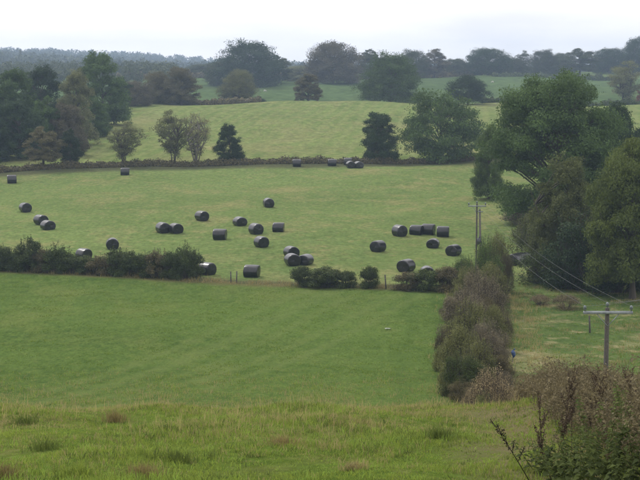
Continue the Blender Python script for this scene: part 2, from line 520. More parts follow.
def build_land():
    ys = list(np.arange(-60, 40, 0.55))
    y = 40.0
    while y < 2420:
        ys.append(y); y *= 1.0115
    ys = np.array(ys); nu = 300
    us = np.linspace(-1, 1, nu)
    us = np.sign(us) * np.abs(us) ** 1.15
    half = 0.42 * np.clip(ys, 0, None) + 45
    X = us[None] * half[:, None]; Y = np.repeat(ys[:, None], nu, 1)
    Z = ground(X, Y)
    V = np.stack([X, Y, Z], -1).reshape(-1, 3)
    n = len(ys)
    i = np.arange(n - 1)[:, None] * nu; j = np.arange(nu - 1)[None]
    F = np.stack([i + j, i + j + 1, i + nu + j + 1, i + nu + j], -1).reshape(-1, 4)
    # margins along hedges and wheel marks
    bx = boundary_x(Y)
    dB = np.abs(X - bx)
    mB = np.clip(1.0 - dB / 2.2, 0, 1) * (Y < 116)
    dH = np.abs(Y - front_hedge_y(X))
    mH = np.clip(1.15 - dH / 2.4, 0, 1) * (X < bx + 1)
    dF = far_hedge_y(X) - Y
    mF = np.clip(1.4 - np.abs(dF - 1.0) / 4.2, 0, 1) * 0.95
    m = np.maximum(np.maximum(mB, mH), mF)
    wob = 0.25 * np.sin(Y * 0.23) + 0.15 * np.sin(Y * 0.71)
    k = np.zeros_like(X)
    for off in (2.6, 4.4):
        k = np.maximum(k, np.exp(-((bx - off * (1 + (Y - 60) * 0.004) + wob - X) / 0.32) ** 2) * (Y > 40) * (Y < 116))
    lt = np.zeros_like(X)
    for p, q_ in ((at(60, 391), at(282, 309)), (at(96, 394), at(318, 309)), (at(150, 398), at(404, 300))):
        p = np.array(p[:2]); q_ = np.array(q_[:2]); d_ = (q_ - p) / np.linalg.norm(q_ - p)
        off = (X - p[0]) * -d_[1] + (Y - p[1]) * d_[0] + 0.4 * np.sin(Y * 0.11)
        for o_ in (-0.9, 0.9):
            lt = np.maximum(lt, np.exp(-((off - o_) / 0.38) ** 2) * (Y > 36) * (X < bx - 2))
    cx = V[F].mean(1)
    x, y = cx[:, 0], cx[:, 1]
    fid = np.full(len(F), 7)
    right = x > boundary_x(y)
    fh = front_hedge_y(x); ff = far_hedge_y(x)
    fid[(y < 1150)] = 6
    fid[y < 700] = 5
    fid[y < 590] = 4
    fid[y < 347] = 3
    fid[y < ff] = 2
    fid[(y < fh)] = 1
    fid[(y < fh) & right] = 8
    fid[(y < 33) & ~right] = 0
    names = {0: ('foreground_meadow', M_meadow), 1: ('pasture', M_pasture), 2: ('bale_field', M_bale), 3: ('hillside_field', M_hill),
             4: ('distant_pasture', M_far), 5: ('distant_meadow', M_far2), 6: ('distant_slope', M_hills), 7: ('hills', M_hills), 8: ('rough_pasture', M_right)}
    mf, kf = m.ravel(), k.ravel()
    for q, (nm, mat) in names.items():
        f = F[fid == q]
        if len(f) == 0: continue
        used, inv = np.unique(f, return_inverse=True)
        me = mesh_np(nm, V[used], inv.reshape(-1, 4), {'m': mf[used], 'k': kf[used], 'l': lt.ravel()[used]}, True)
        structure(link(nm, me, mat))


build_land()

# ------------------------------------------------------------------ trees
def bend(p0, p1, rng, sag=0.12, n=5):
    p0 = np.asarray(p0, float); p1 = np.asarray(p1, float)
    L_ = np.linalg.norm(p1 - p0)
    mid = (p0 + p1) / 2 + rng.normal(size=3) * L_ * sag * 0.6 + np.array([0, 0, L_ * sag])
    t = np.linspace(0, 1, n)[:, None]
    return (1 - t) ** 2 * p0 + 2 * t * (1 - t) * mid + t**2 * p1


def tree_meshes(seed, n_leaf, leaf, r=0.42, base=0.16, kind='round', lobes=34, gap=0.0, stems=1, trunk_r=0.022):
    """unit-height tree; r = crown half width; returns (trunk mesh, crown mesh)"""
    rng = np.random.default_rng(seed)
    hz = (1 - base) / 2; cz = base + hz
    # crown lobes inside an outline of revolution
    env = {'oak': [.66, .92, 1, .92, .66, .2], 'round': [.55, .9, 1, .9, .6, .15], 'dome': [.93, 1, .97, .88, .68, .3],
           'spread': [.7, .95, 1, .98, .86, .42], 'cone': [.8, 1, .78, .5, .28, .08], 'sparse': [.35, .65, .95, 1, .75, .25]}[kind]
    cen = []
    tries = 0
    sep = 0.9 / lobes ** 0.36
    while len(cen) < lobes and tries < 30000:
        tries += 1
        t = rng.uniform(0.02, 0.95)
        R = float(np.interp(t, np.linspace(0, 1, 6), env))
        f = math.sqrt(rng.uniform(0.0 if t > 0.75 or kind == 'sparse' else 0.22, 1))
        if rng.uniform() > R * R + 0.3: continue
        a_ = rng.uniform(0, 6.28)
        p = np.array([math.cos(a_) * f * R * 0.82, math.sin(a_) * f * R * 0.82, t * 2 - 1])
        if any(np.linalg.norm((p - q_) * [1, 1, 0.9]) < sep for q_ in cen):
            sep *= 0.9995
            continue
        cen.append(p)
    cen = np.array(cen)
    th = np.arctan2(cen[:, 1], cen[:, 0])
    wav = 1 + (0.13 if kind in ('oak', 'sparse') else 0.06) * np.sin(th * 3 + rng.uniform(0, 6) + cen[:, 2] * 2)
    c3 = np.stack([cen[:, 0] * r * wav, cen[:, 1] * r * wav, base + (cen[:, 2] * 0.5 + 0.5) * (1 - base) * 0.94], 1)
    wood = Quads()
    tops = []
    for s in range(stems):
        a0 = rng.uniform(0, 6.28)
        sp = 0.0 if stems == 1 else rng.uniform(0.1, 0.45) * r * 2
        b0 = np.array([math.cos(a0), math.sin(a0), 0]) * (0.0 if stems == 1 else 0.03)
        tp = np.array([math.cos(a0) * sp, math.sin(a0) * sp, base + hz * rng.uniform(1.0, 1.4)])
        P = bend(b0 + np.array([0, 0, -0.01]), tp, rng, 0.05, 8)
        R0 = trunk_r / math.sqrt(stems)
        R = R0 * (1.0 - 0.75 * np.linspace(0, 1, 8)) * (1 + 0.6 * np.exp(-np.linspace(0, 1, 8) * 9))
        wood.tube(P, R, 7, cap=False)
        tops.append(P)
    for c in c3:
        P0 = tops[rng.integers(stems)]
        k = int(np.clip(np.searchsorted(P0[:, 2], c[2] - 0.45 * np.hypot(c[0], c[1]) - 0.1), 2, 6))
        P = bend(P0[k], c, rng, 0.1, 6)
        wood.tube(P, trunk_r * 0.4 * np.linspace(1, 0.22, 6), 4, cap=False)
        for q in range(3 if kind != 'sparse' else 6):
            e = c + rng.normal(size=3) * np.array([r, r, hz]) * 0.1 + np.array([0, 0, 0.02])
            wood.tube(bend(P[rng.integers(3, 6)], e, rng, 0.1, 4), trunk_r * 0.1 * np.linspace(1, 0.3, 4), 3, cap=False)
    Pn, Nn, An = [], [], []
    lr = np.clip(rng.normal(0.235, 0.05, len(c3)), 0.14, 0.36)
    wts = lr**2
    keep = rng.uniform(0, 1, len(c3)) > gap
    wts = np.where(keep, wts, wts * 0.25); wts /= wts.sum()
    core = np.array([0, 0, cz])
    for c, l, w in zip(c3, lr, wts):
        n = int(n_leaf * w)
        ns = rng.integers(9, 16)
        sd = rng.normal(size=(ns, 3)); sd /= np.linalg.norm(sd, axis=1)[:, None]
        sd[:, 2] = np.where(sd[:, 2] < -0.3, -sd[:, 2] * 0.6, sd[:, 2])
        ext = np.array([r, r, max(hz * 0.85, r * 0.85)]) * l
        sub = c + sd * ext * rng.uniform(0.55, 1.0, (ns, 1))
        pick = rng.integers(0, ns, n)
        off = np.clip(rng.normal(size=(n, 3)), -1.7, 1.7) * ext * 0.26
        off[:, 2] *= 0.75
        P = sub[pick] + off
        N = (P - c) / (ext + 1e-6)
        N /= np.linalg.norm(N, axis=1)[:, None] + 1e-9
        N = N * 0.9 + np.array([0, 0, 0.12]) + rng.normal(size=(n, 3)) * 0.6
        tint = rng.uniform(0, 1, ns)
        Pn.append(P); Nn.append(N)
        An.append(np.clip(0.45 * tint[pick] + 0.25 * rng.uniform() + 0.4 * rng.uniform(0, 1, n), 0, 1))
    P = np.vstack(Pn); N = np.vstack(Nn); A = np.concatenate(An)
    ok = P[:, 2] > max(0.0, base * 0.45)
    return wood.mesh('trunk', True), leaf_tris(P[ok], N[ok], leaf, rng, A[ok])


def put_tree(proto, loc, h, w, mat, label, group=None, name='tree', bark=None, cat='tree', rz=None, fixed_r=None):
    tm, cm, r = proto
    sx = (w / 2) / r / 1.0
    o = empty(name, loc, random.uniform(0, 6.28) if rz is None else rz)
    tag(o, label, cat, group)
    for nm, me, mt in (('trunk', tm, bark or M_bark), ('crown', cm, mat)):
        c = link(nm, me, mt, o, True)
        c.scale = (sx, sx, h)
    return o


random.seed(7)


def leaf_tris(P, N, size, rng, a):
    n = len(P)
    N = N / (np.linalg.norm(N, axis=1)[:, None] + 1e-9)
    t = rng.normal(size=(n, 3)); t -= (t * N).sum(1)[:, None] * N
    t /= np.linalg.norm(t, axis=1)[:, None] + 1e-9
    b = np.cross(N, t)
    s = (size * rng.uniform(0.45, 1.5, n))[:, None]
    w = s * rng.uniform(0.45, 0.8, n)[:, None]
    V = np.stack([P + t * s * 1.1, P - t * s * 0.6 + b * w, P - t * s * rng.uniform(0.5, 0.9, n)[:, None] - b * w], 1).reshape(-1, 3)
    return mesh_np('crown', V, np.arange(3 * n).reshape(-1, 3), {'v': np.repeat(a, 3)})


def proto(seed, n, leaf, r, **kw):
    a, b = tree_meshes(seed, n, leaf, r, **kw)
    return a, b, r * 1.02


PR = {
    'oak1': proto(11, 36000, 0.0111, 0.50, base=0.10, kind='oak', lobes=54, gap=0.22),
    'oak2': proto(12, 33600, 0.0111, 0.46, base=0.09, kind='oak', lobes=50, gap=0.15),
    'round1': proto(21, 31200, 0.0115, 0.40, base=0.08, kind='round', lobes=46),
    'round2': proto(22, 31200, 0.0115, 0.40, base=0.13, kind='round', lobes=44, gap=0.12),
    'dome1': proto(31, 50400, 0.0111, 0.48, base=0.0, kind='dome', lobes=60),
    'dome2': proto(32, 50400, 0.0111, 0.46, base=0.0, kind='dome', lobes=56, gap=0.1),
    'cone': proto(41, 26400, 0.0122, 0.40, base=0.05, kind='cone', lobes=44),
    'sparse': proto(51, 5400, 0.0105, 0.42, base=0.14, kind='sparse', lobes=56, gap=0.25, stems=8, trunk_r=0.040),
    'sparse2': proto(52, 11700, 0.0109, 0.42, base=0.10, kind='sparse', lobes=54, gap=0.2, stems=5, trunk_r=0.030),
}


for k_, (sd_, n_, lf_, r_, kw_) in {
    'woak1': (13, 38000, 0.0125, 0.68, dict(base=0.02, kind='oak', lobes=74, gap=0.2)),
    'woak2': (14, 38000, 0.0129, 0.68, dict(base=0.05, kind='oak', lobes=70, gap=0.12)),
    'wdome1': (33, 53200, 0.0121, 0.74, dict(base=0.0, kind='dome', lobes=120)),
    'wdome2': (34, 53200, 0.0121, 0.74, dict(base=0.0, kind='dome', lobes=110, gap=0.08))}.items():
    PR[k_] = proto(sd_, n_, lf_, r_, **kw_)


def tree_px(px, dist, top, wpx, pr, mat, label, group=None, bark=None, rz=None, sink=0.0):
    x, y, z = on(px, dist)
    h = z_of(top, dist) - z
    w = wpx / FPX * dist
    if w / 2 / h > 0.57 and 'w' + pr in PR: pr = 'w' + pr
    return put_tree(PR[pr], (x, y, z - sink), h, w, PAL[mat], label, group, bark=bark, rz=rz)


# trees on and just beyond the far hedge of the bale field
G1 = 'trees along the low hedge behind the bale field'
fy = lambda px: float(far_hedge_y((px - 320) / FPX * 205)) + 2.5
for px, top, w, pr, mat, lab in [
    (45, 123, 44, 'round2', 'brown_leaf', 'brownish thin-crowned tree standing left of the small dark tree by the far hedge'),
    (72, 126, 28, 'round1', 'dark_leaf', 'small dark green tree right beside the brownish tree on the far hedge'),
    (126, 121, 40, 'sparse2', 'grey_leaf', 'round grey-green tree on a short trunk above a lone far bale'),
    (174, 109, 40, 'sparse2', 'grey_leaf', 'open leafy tree with bare stems showing, left of the nearly leafless one'),
    (197, 110, 36, 'sparse', 'pale_leaf', 'nearly leafless pale many-stemmed tree on the far hedge'),
    (230, 124, 31, 'dome2', 'dark_leaf', 'small compact dark tree alone between the bare tree and three far bales'),
    (379, 111, 44, 'dome1', 'dark_leaf', 'dark rounded bushy tree touching the left side of the broad oak'),
    (440, 87, 96, 'oak1', 'oak_leaf', 'broad dark oak, widest of the trees on the far hedge'),
]:
    tree_px(px, fy(px), top, w, pr, mat, lab, G1, bark=M_pale_bark if pr == 'sparse' else None)

G2 = 'trees of the wood at the left'
for px, d, top, w, pr, mat, lab in [
    (-14, 215, 72, 60, 'round1', 'dark_leaf', 'dark tree cut by the left picture edge in the wood'),
    (14, 228, 67, 62, 'dome1', 'oak_leaf', 'tall broad dark tree at the far left of the wood'),
    (44, 250, 66, 60, 'dome2', 'dark_leaf', 'dark tree in the middle of the left wood, beside the lighter green crown'),
    (78, 236, 70, 46, 'dome2', 'grey_leaf', 'lighter grey-green rounded tree in front of the tallest tree of the wood'),
    (104, 272, 52, 60, 'dome2', 'oak_leaf', 'tallest tree of the left wood, dark green, reaching the distant ridge'),
    (22, 213, 98, 56, 'dome1', 'dark_leaf', 'low dark tree at the front edge of the wood, far left'),
    (70, 222, 102, 44, 'dome1', 'mauve_leaf', 'purplish brown tree at the foot of the lighter green crown'),
    (48, 222, 92, 40, 'round1', 'oak_leaf', 'dark tree just above the brownish thin-crowned tree'),
    (97, 248, 98, 36, 'dome2', 'oak_leaf', 'low dark tree at the right end of the left wood'),
    (-4, 208, 118, 44, 'dome2', 'dark_leaf', 'low dark tree at the left edge just behind the far hedge'),
    (137, 334, 80, 40, 'dome1', 'mauve_leaf', 'dusky rounded tree at the top corner of the hillside field, nearest the wood'),
    (160, 344, 72, 42, 'dome2', 'brown_leaf', 'middle one of three brownish trees at the top left of the hillside field'),
    (183, 342, 66, 42, 'dome1', 'brown_leaf', 'tallest and rightmost of three brownish trees at the hillside field corner'),
    (122, 318, 74, 30, 'round2', 'dark_leaf', 'dark tree squeezed between the wood and the brownish field-corner trees'),
]:
    tree_px(px, d, top, w, pr, mat, lab, G2)

G3 = 'trees beyond the hillside field'
for px, d, top, w, pr, mat, lab in [
    (240, 358, 70, 42, 'dome2', 'grey_leaf', 'pale grey flat-topped tree just beyond the hillside field crest'),
    (308, 352, 73, 30, 'dome1', 'brown_leaf', 'small pale brown tree alone on the crest in the middle'),
    (390, 350, 53, 70, 'dome2', 'oak_leaf', 'wide dark tree standing clear on the hillside crest, right of centre'),
    (466, 338, 75, 50, 'oak2', 'dark_leaf', 'dark tree rising just behind the broad oak crown'),
    (622, 385, 60, 44, 'sparse2', 'grey_leaf', 'greyish open tree at the right edge beyond the big oak'),
    (641, 378, 82, 20, 'dome2', 'russet_leaf', 'small reddish tree cut by the right picture edge'),
    (250, 500, 41, 80, 'dome2', 'dark_leaf', 'huge dark tree mass breaking the skyline left of centre'),
    (224, 515, 60, 44, 'dome1', 'far_leaf', 'lower dark tree joined to the left flank of the huge dark tree'),
    (279, 520, 54, 34, 'round1', 'far_leaf', 'lower tree joined to the right flank of the huge dark tree'),
    (299, 540, 66, 44, 'dome2', 'grey_leaf', 'pale low tree in the gap between two skyline domes'),
    (333, 515, 40, 66, 'dome1', 'mauve_leaf', 'large dusky dome-shaped tree on the skyline near the centre'),
    (369, 545, 47, 38, 'round1', 'far_leaf', 'dark skyline tree right behind the large dusky dome'),
    (411, 570, 50, 40, 'dome2', 'far_leaf', 'rounded skyline tree right of the wide crest tree'),
    (433, 575, 47, 32, 'oak2', 'mauve_leaf', 'ragged-topped skyline tree above the broad oak'),
    (452, 600, 58, 40, 'dome1', 'far_leaf', 'low rounded tree in the skyline dip left of the dark dome'),
    (486, 600, 47, 56, 'dome1', 'dark_leaf', 'dark dome tree on the skyline above a grazing sheep'),
    (510, 610, 58, 40, 'dome2', 'far_leaf', 'low tree on the right shoulder of the dark skyline dome'),
    (520, 640, 50, 20, 'sparse2', 'far_leaf', 'thin see-through tree on the skyline'),
    (541, 620, 50, 38, 'dome2', 'far_leaf', 'rounded skyline tree just above the big oak top'),
    (576, 612, 46, 42, 'round2', 'far_leaf', 'skyline tree on a visible trunk right above the big oak'),
    (605, 640, 47, 44, 'dome1', 'dark_leaf', 'dark tree of the right skyline wood, near the visible-trunk tree'),
    (634, 630, 37, 44, 'dome2', 'dark_leaf', 'highest skyline tree at the right picture edge'),
    (560, 660, 52, 34, 'dome1', 'far_leaf', 'low skyline tree filling the gap above the big oak'),
    (205, 600, 64, 44, 'dome2', 'far_leaf', 'bluish tree behind the pale bare hedge tree'),
    (178, 640, 68, 44, 'dome1', 'far_leaf', 'bluish tree far behind the brownish field-corner trees'),
    (145, 660, 68, 50, 'dome2', 'far_leaf', 'bluish tree far behind the tallest tree of the wood'),
    (232, 650, 70, 40, 'round1', 'far_leaf', 'far bluish tree seen above the pale flat-topped tree'),
]:
    tree_px(px, d, top, w, pr, mat, lab, G3)

# big trees at the right, each with its own leaves
NEAR = {
    'big_oak': proto(101, 180000, 0.0060, 0.46, base=0.11, kind='spread', lobes=120, gap=0.1),
    'ash': proto(102, 110000, 0.0075, 0.46, base=0.08, kind='round', lobes=70, gap=0.12),
    'olive': proto(103, 90000, 0.0080, 0.42, base=0.02, kind='dome', lobes=64, gap=0.12, stems=3),
    'bushy': proto(104, 60000, 0.0120, 0.55, base=0.0, kind='dome', lobes=46, gap=0.05, stems=3),
}
PR.update(NEAR)
G4 = 'trees at the right edge of the valley'
for px, d, top, w, pr, mat, lab in [
    (557, 138, 66, 148, 'big_oak', 'oak_leaf', 'biggest oak, dark and spreading, at the right behind the pole'),
    (616, 156, 104, 66, 'bushy', 'dark_leaf', 'dark tree behind the right shoulder of the biggest oak'),
    (566, 114, 154, 84, 'olive', 'olive_leaf', 'olive-brown tree in front of the biggest oak'),
    (634, 103, 134, 116, 'ash', 'ash_leaf', 'yellowish green tree at the right edge nearest the rough pasture'),
    (488, 166, 124, 38, 'dome2', 'mid_leaf', 'slim lighter tree at the left edge of the biggest oak'),
]:
    tree_px(px, d, top, w, pr, mat, lab, G4, rz=0.4)

# ------------------------------------------------------------------ shrubs and hedges
def shrub_meshes(seed, n_leaf, leaf, shoots=26, dens=1.0):
    """unit shrub: width 1 (radius .5), height 1"""
    rng = np.random.default_rng(seed)
    lob = []
    for _ in range(36):
        a = rng.uniform(0, 6.28); rr = math.sqrt(rng.uniform(0, 1)) * 0.40
        zt = (1 - (rr / 0.5) ** 2) ** 0.5
        lob.append((rr * math.cos(a), rr * math.sin(a), rng.uniform(0.12, 0.88) * zt, rng.uniform(0.09, 0.19)))
    lob = np.array(lob)
    q = Quads(); wood = Quads()
    w = lob[:, 3] ** 2; w /= w.sum()
    for (x, y, z, l), ww in zip(lob, w):
        n = int(n_leaf * ww)
        d = rng.normal(size=(n, 3)); d /= np.linalg.norm(d, axis=1)[:, None]
        P = np.array([x, y, z]) + d * l * rng.uniform(0.5, 1.15, (n, 1)) * np.array([1, 1, 0.8])
        ok = P[:, 2] > 0.0
        tint = rng.uniform(0, 0.6)
        q.leaves(P[ok], (d * 0.7 + np.array([0, 0, 0.45]) + rng.normal(size=(n, 3)) * 0.6)[ok], leaf, rng, 0.55,
                 np.clip(tint + rng.uniform(0, 0.5, ok.sum()), 0, 1))
        wood.tube(bend((x * 0.2, y * 0.2, -0.02), (x, y, z), rng, 0.05, 5), 0.012 * np.linspace(1, 0.3, 5), 4, cap=False)
    for _ in range(shoots):                       # thin upright shoots above the outline
        a = rng.uniform(0, 6.28); rr = math.sqrt(rng.uniform(0, 1)) * 0.42
        zt = 0.9 * (1 - (rr / 0.5) ** 2) ** 0.5
        p0 = np.array([rr * math.cos(a), rr * math.sin(a), zt * 0.7])
        p1 = p0 + np.array([rng.normal() * 0.05, rng.normal() * 0.05, zt * 0.3 + rng.uniform(0.02, 0.17)])
        P = bend(p0, p1, rng, 0.02, 4)
        wood.tube(P, 0.004 * np.linspace(1, 0.4, 4), 3, cap=False)
        t = rng.uniform(0, 1, 26)[:, None]
        q.leaves(p0 + (p1 - p0) * t + rng.normal(size=(26, 3)) * 0.018, rng.normal(size=(26, 3)) + [0, 0, 0.4], leaf, rng, 0.55)
    return q.mesh('foliage'), wood.mesh('stems', True)


SH = [shrub_meshes(201, 9500, 0.021), shrub_meshes(202, 9500, 0.021, 34), shrub_meshes(203, 9000, 0.022, 20)]
SH_FINE = [shrub_meshes(211, 15000, 0.0135, 70), shrub_meshes(212, 15000, 0.0135, 90), shrub_meshes(213, 14000, 0.014, 60)]
TWIG = [shrub_meshes(221, 6500, 0.011, 260), shrub_meshes(222, 6500, 0.011, 240)]


def shrub_part(meshes, parent, loc, w, h, mat, nm='shrub', dy=0.8):
    f, s = meshes
    a = random.uniform(0, 6.28)
    o = link(nm, f, PAL[mat], parent, True)
    o.location = (loc[0] - parent.location[0], loc[1] - parent.location[1], loc[2] - parent.location[2])
    o.scale = (w, w * dy if nm == 'shrub' else w, h); o.rotation_euler = (0, 0, a)
    c = link('stems', s, M_twig, o, True)
    return o


def bush(loc, w, h, mat, label, group=None, meshes=None, cat='bush'):
    f, s = meshes or random.choice(SH)
    o = empty('bush', loc, random.uniform(0, 6.28))
    tag(o, label, cat, group)
    for nm, me, mt in (('foliage', f, PAL[mat]), ('stems', s, M_twig)):
        c = link(nm, me, mt, o, True)
        c.scale = (w, w, h)
    return o


# left hedge in front of the bale field
root = empty('hedgerow', at(100, 276))
tag(root, 'thick dark hedge with uneven top between green pasture and bale field, at the left', 'hedge')
tops = [(-16, 246, 36), (0, 243, 30), (14, 247, 26), (28, 234, 32), (42, 247, 26), (58, 241, 30), (72, 252, 28), (86, 254, 28), (100, 252, 28),
        (116, 246, 30), (130, 249, 28), (145, 250, 30), (158, 247, 28), (171, 249, 24), (184, 240, 25)]
for i, (px, top, w) in enumerate(tops):
    x, y, z = at(px, 270.5 + px * 0.047)
    y += random.uniform(0, 0.6); z = float(ground(x, y))
    h = z_of(top, y) - z
    shrub_part(SH[i % 3], root, (x, y, z - 0.05), w * 1.2 / FPX * y, h, 'hedge_leaf' if i % 4 else 'hedge_brown')
    if i % 2 == 0:
        shrub_part(SH[(i + 1) % 3], root, (x + 0.7, y + 1.0, float(ground(x + 0.7, y + 1.0)) - 0.05), w * 1.2 / FPX * y, h * 0.8, 'hedge_leaf')

GB = 'bushes left of a broken hedge'
for px, base, top, w, mat, lab in [
    (302, 286.5, 264, 26, 'hedge_leaf', 'leftmost bush of the broken hedge, just below the cluster of three bales'),
    (326, 287.5, 265, 40, 'hedge_leaf', 'widest bush of the broken hedge, in the middle of it'),
    (346, 287.5, 269, 24, 'hedge_leaf', 'low bush at the right end of the joined bushes, before a gap'),
    (369, 288, 264, 22, 'hedge_leaf', 'single rounded bush standing by itself in the broken hedge'),
    (408, 290, 270, 30, 'hedge_brown', 'brownish low bush right of the fence post, below a lone bale'),
    (426, 290.5, 267, 34, 'hedge_leaf', 'dark bush hiding a bale next to the tall diagonal hedge'),
    (446, 291, 264, 32, 'hedge_brown', 'brownish bush where the broken hedge meets the diagonal hedge'),
]:
    x, y, z = at(px, base)
    bush((x, y, z - 0.05), w * 1.1 / FPX * y, z_of(top, y) - z, mat, lab, GB)

# tall hedge running down the right side of the pasture
root = empty('hedgerow', (*[float(v) for v in (boundary_x(80), 80)], float(ground(boundary_x(80), 80))))
tag(root, 'tall mixed brown and olive hedge running away along the right side of the pasture', 'hedge')
for px, d, top, w, mat, ms in [
    (493, 54, 366, 56, 'tan_leaf', TWIG[0]), (511, 57, 384, 40, 'tan_leaf', TWIG[1]), (478, 56, 384, 34, 'tan_leaf', TWIG[1]),
    (463, 62, 346, 40, 'hedge_leaf', SH_FINE[0]), (450, 64, 362, 24, 'hedge_olive', SH_FINE[2]), (482, 65, 338, 48, 'hedge_olive', SH_FINE[1]),
    (503, 66, 352, 30, 'hedge_brown', SH_FINE[2]), (464, 69, 322, 50, 'hedge_olive', SH_FINE[2]), (488, 71, 314, 50, 'hedge_mauve', SH_FINE[0]),
    (447, 74, 326, 26, 'hedge_brown', TWIG[0]), (470, 77, 298, 54, 'hedge_olive', SH_FINE[1]), (495, 79, 302, 34, 'hedge_olive', SH_FINE[2]),
    (505, 82, 312, 22, 'hedge_brown', TWIG[1]), (464, 85, 286, 46, 'hedge_mauve', SH_FINE[0]), (488, 87, 274, 46, 'hedge_mauve', TWIG[0]),
    (476, 90, 268, 40, 'hedge_mauve', SH_FINE[1]), (457, 92, 282, 28, 'hedge_olive', SH_FINE[2]), (492, 95, 260, 40, 'hedge_olive', SH_FINE[2]),
    (470, 100, 258, 36, 'hedge_olive', SH_FINE[0]), (486, 103, 236, 36, 'mid_leaf', SH_FINE[1]), (497, 108, 230, 32, 'hedge_olive', SH_FINE[2]),
    (464, 109, 252, 28, 'mid_leaf', SH_FINE[0]), (506, 106, 252, 20, 'hedge_brown', TWIG[0])]:
    x, y, z = on(px, d)
    h = z_of(top, d) - z
    shrub_part(ms, root, (x, y, z - 0.05), w * 1.12 / FPX * d, h, mat)
    if d < 104:                                    # lower growth filling in between
        x2, y2 = x + random.uniform(-0.3, 0.3) * w / FPX * d, y + random.uniform(-2.0, 2.0)
        shrub_part(random.choice(SH_FINE), root, (x2, y2, float(ground(x2, y2)) - 0.05), w * random.uniform(0.6, 0.85) / FPX * d,
                   h * random.uniform(0.45, 0.75), random.choice(['hedge_olive', 'hedge_mauve', 'hedge_brown']))

GR = 'bushes under the trees at the right'
for px, d, top, w, mat, lab in [
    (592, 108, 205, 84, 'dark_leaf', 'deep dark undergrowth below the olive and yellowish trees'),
    (545, 112, 246, 62, 'hedge_leaf', 'dark green rounded bush at the back of the rough pasture, left of the undergrowth'),
    (527, 148, 205, 50, 'mauve_leaf', 'dusky purplish bush below the left branches of the biggest oak'),
    (540, 128, 208, 60, 'olive_leaf', 'olive-brown bush between the dusky bush and the olive tree'),
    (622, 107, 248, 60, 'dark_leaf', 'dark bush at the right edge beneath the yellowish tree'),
    (572, 109, 262, 50, 'dark_leaf', 'low dark bush beside the dead brown shrub'),
    (512, 150, 226, 30, 'hedge_brown', 'small dull bush at the far end of the diagonal hedge'),
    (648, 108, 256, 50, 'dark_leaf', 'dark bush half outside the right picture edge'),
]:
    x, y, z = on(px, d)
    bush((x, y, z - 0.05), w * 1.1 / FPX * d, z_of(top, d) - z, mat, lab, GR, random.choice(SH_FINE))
x, y, z = at(566, 309)
bush((x, y, z - 0.03), 2.4, 1.1, 'dead_leaf', 'dead brown shrub at the edge of the rough pasture, near the wires', None, TWIG[0])
x, y, z = at(540, 305)
bush((x, y, z - 0.03), 1.8, 0.8, 'tan_leaf', 'small faded tan shrub left of the dead brown one', None, TWIG[1])
for px, d, top, w, mat, lab in [
    (256, 354, 97, 26, 'dark_leaf', 'low dark shrub at the foot of the pale flat-topped tree, right side'),
    (226, 356, 98, 24, 'hedge_brown', 'low dark shrub at the foot of the pale flat-topped tree, left side')]:
    x, y, z = on(px, d)
    bush((x, y, z - 0.1), w / FPX * d, z_of(top, d) - z, mat, lab, 'shrubs on the hillside crest')


def hedge_strip(pts, h, w, leaf, n, mat, label, seed, group=None):
    rng = np.random.default_rng(seed)
    pts = np.array([[p[0], p[1]] for p in pts], float)
    seg = np.linalg.norm(np.diff(pts, axis=0), axis=1); cum = np.concatenate([[0], np.cumsum(seg)])
    s = rng.uniform(0, cum[-1], n)
    cx = np.interp(s, cum, pts[:, 0]); cy = np.interp(s, cum, pts[:, 1])
    hh = h * (0.72 + 0.22 * np.sin(s * 0.9 + seed) * np.sin(s * 0.37) + 0.18 * np.sin(s * 2.3 + 1) * np.sin(s * 1.1) + 0.1 * rng.normal(size=n) * 0.6)
    a = rng.uniform(-0.2, math.pi + 0.2, n)
    rr = rng.uniform(0.7, 1.05, n)
    ox = np.cos(a) * rr * w / 2; oz = np.clip(np.sin(a), -0.1, 1) ** 0.6 if False else np.abs(np.sin(a)) ** 0.55 * rr
    T = np.gradient(pts, axis=0)
    P = np.stack([cx, cy + ox, np.zeros(n)], 1)
    P[:, 2] = ground(P[:, 0], P[:, 1]) + hh * oz * rng.uniform(0.1, 1, n) ** 0.35
    N = np.stack([rng.normal(size=n) * 0.5, np.cos(a), np.sin(a) + 0.3], 1) + rng.normal(size=(n, 3)) * 0.4
    q = Quads(); q.leaves(P, N, leaf, rng, 0.6)
    me = q.mesh('hedgerow')
    o = link('hedgerow', me, PAL[mat])
    return tag(o, label, 'hedge', group)


def along(a, b, n=12):
    return [on(a[0] + (b[0] - a[0]) * t, a[1] + (b[1] - a[1]) * t) for t in np.linspace(0, 1, n)]


xs = np.linspace(-48, 29, 24)
hedge_strip([(x, float(far_hedge_y(x)) + 0.6) for x in xs], 1.25, 2.0, 0.14, 26000, 'hedge_brown',
            'low ragged dark hedge along the far side of the bale field', 5)
hedge_strip(along((130, 346), (262, 349)), 2.2, 3.0, 0.3, 6000, 'hedge_brown', 'low dark hedge on the left part of the hillside crest', 6)
hedge_strip(along((480, 347), (700, 349)), 2.0, 3.0, 0.3, 8000, 'hedge_leaf', 'straight dark hedge at the right, beyond the biggest oak', 7)
hedge_strip(along((490, 585), (545, 588)), 2.2, 3.5, 0.5, 4000, 'hedge_leaf', 'short straight far hedge below the dark skyline dome', 8)
hedge_strip(along((548, 560), (622, 565)), 3.0, 3.5, 0.5, 4500, 'hedge_leaf', 'far dark hedge below the skyline tree with the visible trunk', 9)
hedge_strip(along((120, 560), (232, 580)), 3.5, 4, 0.6, 5000, 'hedge_brown', 'far bluish hedge at the back of the left distant field', 10)
hedge_strip(along((260, 560), (480, 600), 20), 3.5, 4, 0.6, 8000, 'hedge_brown', 'long far hedge at the foot of the central skyline trees', 11)


